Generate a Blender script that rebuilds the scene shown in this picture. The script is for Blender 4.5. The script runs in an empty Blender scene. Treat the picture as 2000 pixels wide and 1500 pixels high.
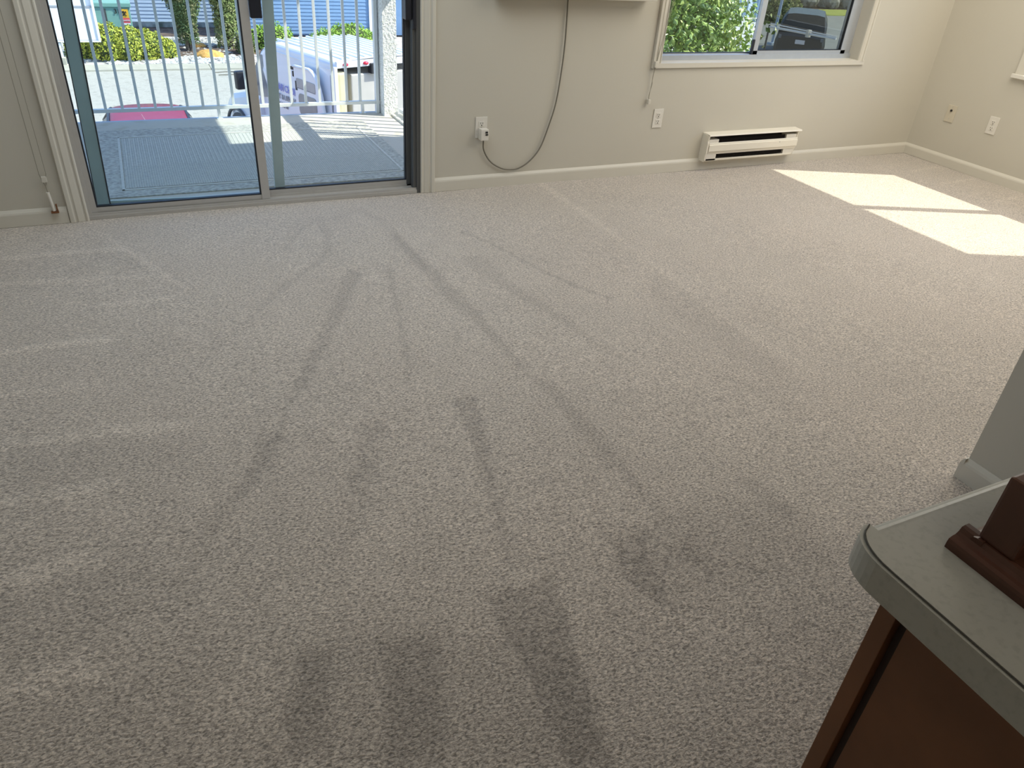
import bpy, bmesh, math, random
import numpy as np
from mathutils import Vector, Matrix
S = bpy.context.scene
C = S.collection
random.seed(7); RNG = np.random.default_rng(7)

# ------------------------------------------------------------------ camera
def make_camera():
    y, p, r = math.radians(27.4466), math.radians(32.5429), math.radians(4.3602)
    f = Vector((math.sin(y)*math.cos(p), math.cos(y)*math.cos(p), -math.sin(p)))
    rt = Vector((math.cos(y), -math.sin(y), 0)); up = rt.cross(f)
    r2 = math.cos(r)*rt + math.sin(r)*up; u2 = -math.sin(r)*rt + math.cos(r)*up
    m = Matrix((r2, u2, -f)).transposed().to_4x4()
    m.translation = Vector((0, 0, 1.42))
    cam = bpy.data.cameras.new('camera'); o = bpy.data.objects.new('camera', cam)
    cam.sensor_width = 36; cam.lens = 1451.95/2000*36; cam.clip_start = .02; cam.clip_end = 300
    o.matrix_world = m; C.objects.link(o); S.camera = o
make_camera()

# ------------------------------------------------------------------ sky, sun, added fill lamps, exposure
AZ, EL = math.radians(112), math.radians(47)
W = bpy.data.worlds.new('world'); S.world = W; W.use_nodes = True
nt = W.node_tree; nt.nodes.clear()
out = nt.nodes.new('ShaderNodeOutputWorld'); bg = nt.nodes.new('ShaderNodeBackground'); sky = nt.nodes.new('ShaderNodeTexSky')
sky.sky_type = 'NISHITA'; sky.sun_disc = False; sky.sun_elevation = EL; sky.sun_rotation = AZ
bg.inputs['Strength'].default_value = 0.37
vm = nt.nodes.new('ShaderNodeVectorMath'); vm.operation = 'MULTIPLY'; vm.inputs[1].default_value = (.90, .98, 1.10)
nt.links.new(sky.outputs[0], vm.inputs[0]); nt.links.new(vm.outputs[0], bg.inputs[0]); nt.links.new(bg.outputs[0], out.inputs[0])
sl = bpy.data.lights.new('sun', 'SUN'); sl.energy = 8.6; sl.angle = math.radians(.5); sl.color = (1, .91, .74)
so = bpy.data.objects.new('sun', sl); C.objects.link(so)
so.rotation_euler = Vector((math.sin(AZ)*math.cos(EL), math.cos(AZ)*math.cos(EL), math.sin(EL))).to_track_quat('Z', 'Y').to_euler()
so.location = (10, -4, 14)
def area(name, loc, rot, sx, sy, e, col):
    l = bpy.data.lights.new(name, 'AREA'); l.shape = 'RECTANGLE'; l.size = sx; l.size_y = sy; l.energy = e; l.color = col
    o = bpy.data.objects.new(name, l); o.location = loc; o.rotation_euler = rot; C.objects.link(o)
area('fill_light', (4.2, 2.3, 2.42), (0, 0, 0), 2.2, 2.4, 70, (1, .935, .825))  # unseen fill lamp, added to brighten the right side of the room
area('fill_light_2', (.5, 3.0, 2.42), (0, 0, 0), 2.2, 1.4, 30, (.83, .92, 1))  # added cool fill for the carpet and wall by the door
area('fill_light_3', (1.0, -1.2, 2.42), (0, 0, 0), 2.5, 1.5, 11, (1, .88, .74))  # added weak warm fill for the foreground
S.view_settings.view_transform = 'Standard'; S.view_settings.look = 'None'
S.view_settings.gamma = 1; S.view_settings.use_curve_mapping = False; S.view_settings.exposure = 0.0

# ------------------------------------------------------------------ materials
def mat(name, col, rough=.6, metal=0, spec=.5, noise=None, bump=None, alt=None, coat=0):
    """noise=(scale, amount) tints the colour, alt=(colour, scale, lo, hi) mixes a second colour, bump=(scale, strength, distance)"""
    m = bpy.data.materials.new(name); m.use_nodes = True
    n = m.node_tree; b = n.nodes['Principled BSDF']
    b.inputs['Roughness'].default_value = rough; b.inputs['Metallic'].default_value = metal
    b.inputs['Specular IOR Level'].default_value = spec; b.inputs['Coat Weight'].default_value = coat
    c = (*col, 1); b.inputs['Base Color'].default_value = c
    tc = n.nodes.new('ShaderNodeTexCoord')
    last = None
    if alt:
        t = n.nodes.new('ShaderNodeTexNoise'); t.inputs['Scale'].default_value = alt[1]; t.inputs['Detail'].default_value = 3
        n.links.new(tc.outputs['Object'], t.inputs['Vector'])
        r = n.nodes.new('ShaderNodeMapRange'); r.inputs[1].default_value = alt[2]; r.inputs[2].default_value = alt[3]
        n.links.new(t.outputs[0], r.inputs[0])
        x = n.nodes.new('ShaderNodeMix'); x.data_type = 'RGBA'; x.inputs[6].default_value = c; x.inputs[7].default_value = (*alt[0], 1)
        n.links.new(r.outputs[0], x.inputs[0]); last = x.outputs[2]
    if noise:
        t = n.nodes.new('ShaderNodeTexNoise'); t.inputs['Scale'].default_value = noise[0]; t.inputs['Detail'].default_value = 4
        n.links.new(tc.outputs['Object'], t.inputs['Vector'])
        r = n.nodes.new('ShaderNodeMapRange'); r.inputs[1].default_value = .25; r.inputs[2].default_value = .75
        r.inputs[3].default_value = 1-noise[1]; r.inputs[4].default_value = 1+noise[1]
        n.links.new(t.outputs[0], r.inputs[0])
        v = n.nodes.new('ShaderNodeVectorMath'); v.operation = 'SCALE'
        if last: n.links.new(last, v.inputs[0])
        else: v.inputs[0].default_value = col
        n.links.new(r.outputs[0], v.inputs['Scale']); last = v.outputs[0]
    if last: n.links.new(last, b.inputs['Base Color'])
    if bump:
        t = n.nodes.new('ShaderNodeTexNoise'); t.inputs['Scale'].default_value = bump[0]; t.inputs['Detail'].default_value = 3
        n.links.new(tc.outputs['Object'], t.inputs['Vector'])
        u = n.nodes.new('ShaderNodeBump'); u.inputs['Strength'].default_value = bump[1]; u.inputs['Distance'].default_value = bump[2]
        n.links.new(t.outputs[0], u.inputs['Height']); n.links.new(u.outputs[0], b.inputs['Normal'])
    return m
def glass(name, tint=(.93, .96, .97), refl=.06, dark=None):
    m = bpy.data.materials.new(name); m.use_nodes = True; n = m.node_tree; n.nodes.clear()
    o = n.nodes.new('ShaderNodeOutputMaterial'); t = n.nodes.new('ShaderNodeBsdfTransparent'); g = n.nodes.new('ShaderNodeBsdfGlossy')
    t.inputs[0].default_value = (*tint, 1); g.inputs['Roughness'].default_value = .01; g.inputs[0].default_value = (1, 1, 1, 1)
    lw = n.nodes.new('ShaderNodeLayerWeight'); lw.inputs[0].default_value = .5
    pw = n.nodes.new('ShaderNodeMath'); pw.operation = 'POWER'; pw.inputs[1].default_value = 5; n.links.new(lw.outputs['Facing'], pw.inputs[0])
    ml = n.nodes.new('ShaderNodeMath'); ml.operation = 'MULTIPLY_ADD'; ml.inputs[1].default_value = .9; ml.inputs[2].default_value = .03; n.links.new(pw.outputs[0], ml.inputs[0])
    x = n.nodes.new('ShaderNodeMixShader'); n.links.new(ml.outputs[0], x.inputs[0])
    n.links.new(t.outputs[0], x.inputs[1]); n.links.new(g.outputs[0], x.inputs[2]); n.links.new(x.outputs[0], o.inputs[0])
    return m
MT = dict(
 wall=mat('wall_paint', (.57, .54, .462), .55, spec=.35, noise=(2, .015), bump=(180, .08, .002)),
 wall_ext=mat('stucco', (.84, .85, .84), .9, alt=((.62, .63, .60), 60, .52, .62), bump=(70, .9, .01)),
 trim=mat('trim_paint', (.64, .61, .53), .38, noise=(5, .02)),
 ceiling=mat('ceiling_paint', (.72, .70, .65), .9, noise=(8, .02)),
 alu_win=mat('window_aluminium', (.46, .49, .53), .4, .35, noise=(30, .03)),
 alu=mat('brushed_aluminium', (.52, .505, .475), .42, .35, noise=(30, .03)),
 alu_dark=mat('shaded_aluminium', (.10, .105, .105), .45, .3, noise=(30, .03)),  # dark copy of the aluminium; door jamb shade is in its colour
 alu_green=mat('weathered_aluminium', (.44, .52, .50), .5, .1, noise=(12, .06)),
 gasket=mat('black_gasket', (.012, .014, .02), .5, noise=(50, .1)),
 black=mat('black_plastic', (.012, .014, .022), .4, noise=(40, .1)),
 glass=glass('clear_glass'), glass_blue=glass('bluish_glass', (.84, .91, .94)), glass_dark=glass('screened_glass', (.50, .52, .50)),
 plastic=mat('white_plastic', (.72, .69, .62), .35, noise=(20, .02)),
 plastic_cream=mat('cream_plastic', (.60, .55, .44), .4, noise=(20, .02)),
 cord=mat('grey_cord', (.17, .155, .12), .5, noise=(60, .05)),
 cord_pale=mat('pale_cord', (.30, .28, .22), .6, noise=(60, .05)),
 heater=mat('cream_enamel', (.78, .74, .64), .35, noise=(6, .02)),
 heater_dark=mat('dark_fins', (.03, .025, .025), .6, noise=(80, .2)),
 counter=mat('speckled_laminate', (.42, .41, .355), .33, alt=((.37, .36, .31), 140, .5, .7), noise=(6, .03)),
 seam=mat('laminate_seam', (.06, .055, .045), .6, noise=(40, .1)),
 brown=mat('stained_brown_wood', (.17, .065, .022), .45, noise=(9, .25)),
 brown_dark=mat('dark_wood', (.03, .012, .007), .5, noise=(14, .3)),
 stand=mat('dark_walnut', (.10, .04, .024), .40, noise=(25, .2)),
 hole=mat('black_void', (.004, .004, .004), .8, noise=(10, .1)),
 deck=mat('painted_concrete_deck', (.54, .52, .47), .85, alt=((.48, .45, .38), 9, .55, .7), bump=(150, .4, .003)),
 curb=mat('cream_parapet', (.80, .77, .66), .8, noise=(9, .06), bump=(80, .5, .004)),
 rail=mat('white_rail_paint', (.72, .76, .78), .35, noise=(15, .04)),
 concrete=mat('concrete', (.44, .41, .33), .9, noise=(3, .1), bump=(60, .5, .01)),
 asphalt=mat('pale_asphalt', (.42, .395, .34), .95, alt=((.35, .33, .28), 7, .5, .7), noise=(30, .16)),
 soil=mat('mulch_soil', (.16, .11, .08), .95, alt=((.07, .045, .035), 6, .45, .6), noise=(30, .3)),
 gravel=mat('white_gravel', (.56, .54, .50), .9, alt=((.34, .30, .27), 5, .5, .65)),
 hedge=mat('yellow_green_leaves', (.46, .46, .06), .6, alt=((.28, .35, .03), 9, .45, .65), noise=(40, .35)),
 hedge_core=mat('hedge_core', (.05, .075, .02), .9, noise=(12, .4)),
 dome=mat('lime_leaves', (.24, .42, .055), .6, alt=((.33, .50, .06), 5, .45, .65), noise=(30, .3)),
 cedar=mat('cedar_foliage', (.10, .15, .055), .8, alt=((.24, .22, .10), 4, .5, .65), noise=(30, .4)),
 shrub=mat('olive_foliage', (.24, .29, .09), .8, alt=((.55, .50, .24), 6, .5, .68), noise=(30, .4)),
 bark=mat('cedar_bark', (.16, .13, .10), .9, noise=(14, .4), bump=(30, .8, .02)),
 tree=mat('fresh_tree_leaves', (.20, .32, .08), .32, alt=((.40, .50, .12), 3.5, .45, .62), noise=(14, .35)),
 rock=mat('orange_rock', (.66, .36, .10), .9, noise=(6, .25), bump=(12, .8, .04)),
 rock_grey=mat('grey_rock', (.42, .42, .38), .9, alt=((.12, .14, .11), 2, .45, .6), noise=(6, .3)),
 siding=mat('white_siding', (.40, .48, .60), .6, noise=(3, .04)),
 siding_blue=mat('blue_siding', (.16, .28, .46), .6, noise=(3, .05)),
 white=mat('white_metal', (.84, .86, .88), .35, noise=(4, .02)),
 white_shade=mat('shaded_white_metal', (.36, .37, .40), .5, noise=(4, .05)),
 green_box=mat('green_enamel', (.22, .42, .36), .45, noise=(5, .08)),
 yellow=mat('yellow_sticker', (.85, .50, .05), .5, noise=(5, .02)), red=mat('red_sticker', (.75, .10, .12), .5, noise=(5, .02)),
 ink=mat('black_ink', (.015, .015, .015), .6, noise=(5, .02)), ink_blue=mat('blue_lettering', (.22, .25, .62), .5, noise=(5, .02)),
 ink_grey=mat('grey_lettering', (.20, .22, .25), .5, noise=(5, .02)),
 van=mat('van_paint', (.78, .82, .87), .25, noise=(2, .02), coat=.4), van_in=mat('van_interior', (.055, .06, .06), .8, noise=(9, .3)),
 van_grey=mat('grey_window_tint', (.26, .28, .28), .3, noise=(9, .1)), lamp_red=mat('red_lens', (.62, .03, .07), .25, noise=(9, .1)),
 tank=mat('yellow_plastic_tank', (.60, .56, .36), .4, noise=(6, .1)), machine=mat('grey_machine_panel', (.42, .415, .40), .5, noise=(5, .08)),
 tyre=mat('tyre_rubber', (.10, .10, .10), .8, noise=(20, .2)),
 car=mat('crimson_car_paint', (.26, .012, .05), .45, noise=(3, .05), coat=.15), car_dark=mat('dark_car_paint', (.05, .055, .06), .3, noise=(3, .05), coat=.4),
 window=mat('car_glass', (.04, .045, .045), .25, noise=(3, .1)), plate=mat('licence_plate', (.8, .8, .85), .4, noise=(8, .02)),
 carport=mat('pale_blue_metal', (.50, .62, .78), .5, noise=(4, .04)), bluecorr=mat('blue_grey_cladding', (.16, .26, .38), .6, noise=(4, .08)),
 lawn=mat('lawn', (.42, .48, .10), .9, noise=(9, .3)), road_grey=mat('grey_road', (.34, .36, .34), .95, noise=(2, .15)),
)
# ------------------------------------------------------------------ builders
def tag(o, label=None, cat=None, group=None, kind=None):
    for k, v in (('label', label), ('category', cat), ('group', group), ('kind', kind)):
        if v: o[k] = v
    return o
def worg(p):
    v = Vector((0, 0, 0))
    while p: v += p.location; p = p.parent
    return v
def obj(name, bm, m, parent=None, local=False, loc=None, smooth=False, bevel=0):
    """bmesh in world coordinates -> one mesh object; local=True keeps the parent's own frame"""
    if isinstance(bm, bpy.types.Mesh): me = bm
    else:
        if bevel: bmesh.ops.bevel(bm, geom=list(bm.edges), offset=bevel, segments=2, affect='EDGES', profile=.6)
        bmesh.ops.recalc_face_normals(bm, faces=bm.faces)
        if loc is None and not local:
            if parent: loc = None
            else:
                xs = [v.co for v in bm.verts]
                loc = Vector(((min(v.x for v in xs)+max(v.x for v in xs))/2, (min(v.y for v in xs)+max(v.y for v in xs))/2, min(v.z for v in xs)))
        sh = Vector((0, 0, 0)) if local else (worg(parent) if parent else loc)
        bmesh.ops.translate(bm, verts=bm.verts, vec=-sh)
        me = bpy.data.meshes.new(name); bm.to_mesh(me); bm.free()
        if smooth: me.polygons.foreach_set('use_smooth', [True]*len(me.polygons))
    me.materials.clear(); me.materials.append(m if not isinstance(m, str) else MT[m])
    o = bpy.data.objects.new(name, me); C.objects.link(o)
    if parent: o.parent = parent
    elif loc is not None: o.location = loc
    return o
def thing(name, label, cat, loc, group=None, kind=None):
    o = bpy.data.objects.new(name, None); o.empty_display_size = .1; o.location = loc; C.objects.link(o)
    return tag(o, label, cat, group, kind)
def B(*boxes):
    bm = bmesh.new()
    for b in boxes: box(bm, *b)
    return bm
def box(bm, x0, x1, y0, y1, z0, z1):
    v = [bm.verts.new(p) for p in ((x0, y0, z0), (x1, y0, z0), (x1, y1, z0), (x0, y1, z0), (x0, y0, z1), (x1, y0, z1), (x1, y1, z1), (x0, y1, z1))]
    for f in ((0, 3, 2, 1), (4, 5, 6, 7), (0, 1, 5, 4), (1, 2, 6, 5), (2, 3, 7, 6), (3, 0, 4, 7)): bm.faces.new([v[i] for i in f])
    return v
def prism(bm, pts, vec, cap=True):
    """extrude a closed 3-D outline along vec"""
    a = [bm.verts.new(p) for p in pts]; b = [bm.verts.new(Vector(p)+Vector(vec)) for p in pts]
    n = len(pts)
    for i in range(n): bm.faces.new((a[i], a[(i+1) % n], b[(i+1) % n], b[i]))
    if cap: bm.faces.new(a[::-1]); bm.faces.new(b)
def cyl(bm, p, q, r, n=12, r2=None):
    p, q = Vector(p), Vector(q); d = (q-p).normalized(); u = d.orthogonal().normalized(); w = d.cross(u)
    r2 = r if r2 is None else r2
    ring = lambda c, rr: [bm.verts.new(c+rr*(math.cos(t)*u+math.sin(t)*w)) for t in [2*math.pi*i/n for i in range(n)]]
    a, b = ring(p, r), ring(q, r2)
    for i in range(n): bm.faces.new((a[i], a[(i+1) % n], b[(i+1) % n], b[i]))
    bm.faces.new(a[::-1]); bm.faces.new(b)
def tube(bm, pts, r, n=8):
    pts = [Vector(p) for p in pts]; prev = None; u = None
    for i, p in enumerate(pts):
        d = (pts[min(i+1, len(pts)-1)]-pts[max(i-1, 0)]).normalized()
        u = d.orthogonal().normalized() if u is None else (u-d*u.dot(d)).normalized()
        w = d.cross(u); ring = [bm.verts.new(p+r*(math.cos(t)*u+math.sin(t)*w)) for t in [2*math.pi*k/n for k in range(n)]]
        if prev:
            for k in range(n): bm.faces.new((prev[k], prev[(k+1) % n], ring[(k+1) % n], ring[k]))
        else: bm.faces.new(ring[::-1])
        prev = ring
    bm.faces.new(prev)
def spline(pts, k=8):
    P = [Vector(p) for p in pts]; P = [2*P[0]-P[1]]+P+[2*P[-1]-P[-2]]; o = []
    for i in range(1, len(P)-2):
        for j in range(k):
            t = j/k; a, b, c, d = P[i-1:i+3]
            o.append(.5*((2*b)+(c-a)*t+(2*a-5*b+4*c-d)*t*t+(3*b-a-3*c+d)*t**3))
    return o+[P[-2]]
def ico(bm, c, r, sub=2, scale=(1, 1, 1), jit=0, seed=0):
    g = bmesh.ops.create_icosphere(bm, subdivisions=sub, radius=1)
    rr = random.Random(seed)
    for v in g['verts']:
        k = r*(1+jit*(rr.random()-.5))
        v.co = Vector((v.co.x*scale[0]*k, v.co.y*scale[1]*k, v.co.z*scale[2]*k))+Vector(c)
def text_mesh(s, size, ext=.002, align='LEFT'):
    cu = bpy.data.curves.new('lettering', 'FONT'); cu.body = s; cu.size = size; cu.extrude = ext; cu.align_x = align; cu.resolution_u = 2
    cu.offset = size*.02
    t = bpy.data.objects.new('t', cu); C.objects.link(t)
    me = bpy.data.meshes.new_from_object(t.evaluated_get(bpy.context.evaluated_depsgraph_get()))
    bpy.data.objects.remove(t); bpy.data.curves.remove(cu); return me
def leaf_mesh(name, P, N, size, asp=.55, seed=1, spread=.9):
    """numpy: one pointed folded leaf (4 tris) at every point P facing about N"""
    g = np.random.default_rng(seed); n = len(P)
    N = N+g.normal(0, spread, (n, 3)); N /= np.linalg.norm(N, axis=1, keepdims=True)
    A = g.normal(size=(n, 3)); A -= (A*N).sum(1, keepdims=True)*N; A /= np.linalg.norm(A, axis=1, keepdims=True)
    Bv = np.cross(N, A); s = (size*(.65+.7*g.random(n)))[:, None]
    q = np.stack([P-A*s*.5, P+Bv*s*asp*.5-N*s*.08, P+A*s*.5, P-Bv*s*asp*.5-N*s*.08, P+N*s*.05], 1).reshape(-1, 3)
    b = np.arange(n)[:, None]*5
    F = np.concatenate([b+np.array([[0, 1, 4]]), b+np.array([[1, 2, 4]]), b+np.array([[2, 3, 4]]), b+np.array([[3, 0, 4]])], 0)
    me = bpy.data.meshes.new(name); me.from_pydata(q.tolist(), [], F.tolist()); return me
def blob_points(c, r, n, seed=1, zmin=-1, shell=(.86, 1.04), lump=.12):
    g = np.random.default_rng(seed); d = g.normal(size=(int(n*2.2), 3)); d /= np.linalg.norm(d, axis=1, keepdims=True)
    d = d[d[:, 2] > zmin][:n]
    k = g.uniform(*shell, len(d))*(1+lump*np.sin(d[:, 0]*7+seed)*np.cos(d[:, 1]*6+d[:, 2]*5))
    return np.array(c)+d*np.array(r)*k[:, None], d
# ------------------------------------------------------------------ room shell
YW, XR, H = 4.02, 5.40, 2.44
XL, YB = -2.2, -2.6
def struct(name, bm, m, parent=None, **k):
    o = obj(name, bm, m, parent, **k)
    if not parent: o['kind'] = 'structure'
    return o
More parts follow.
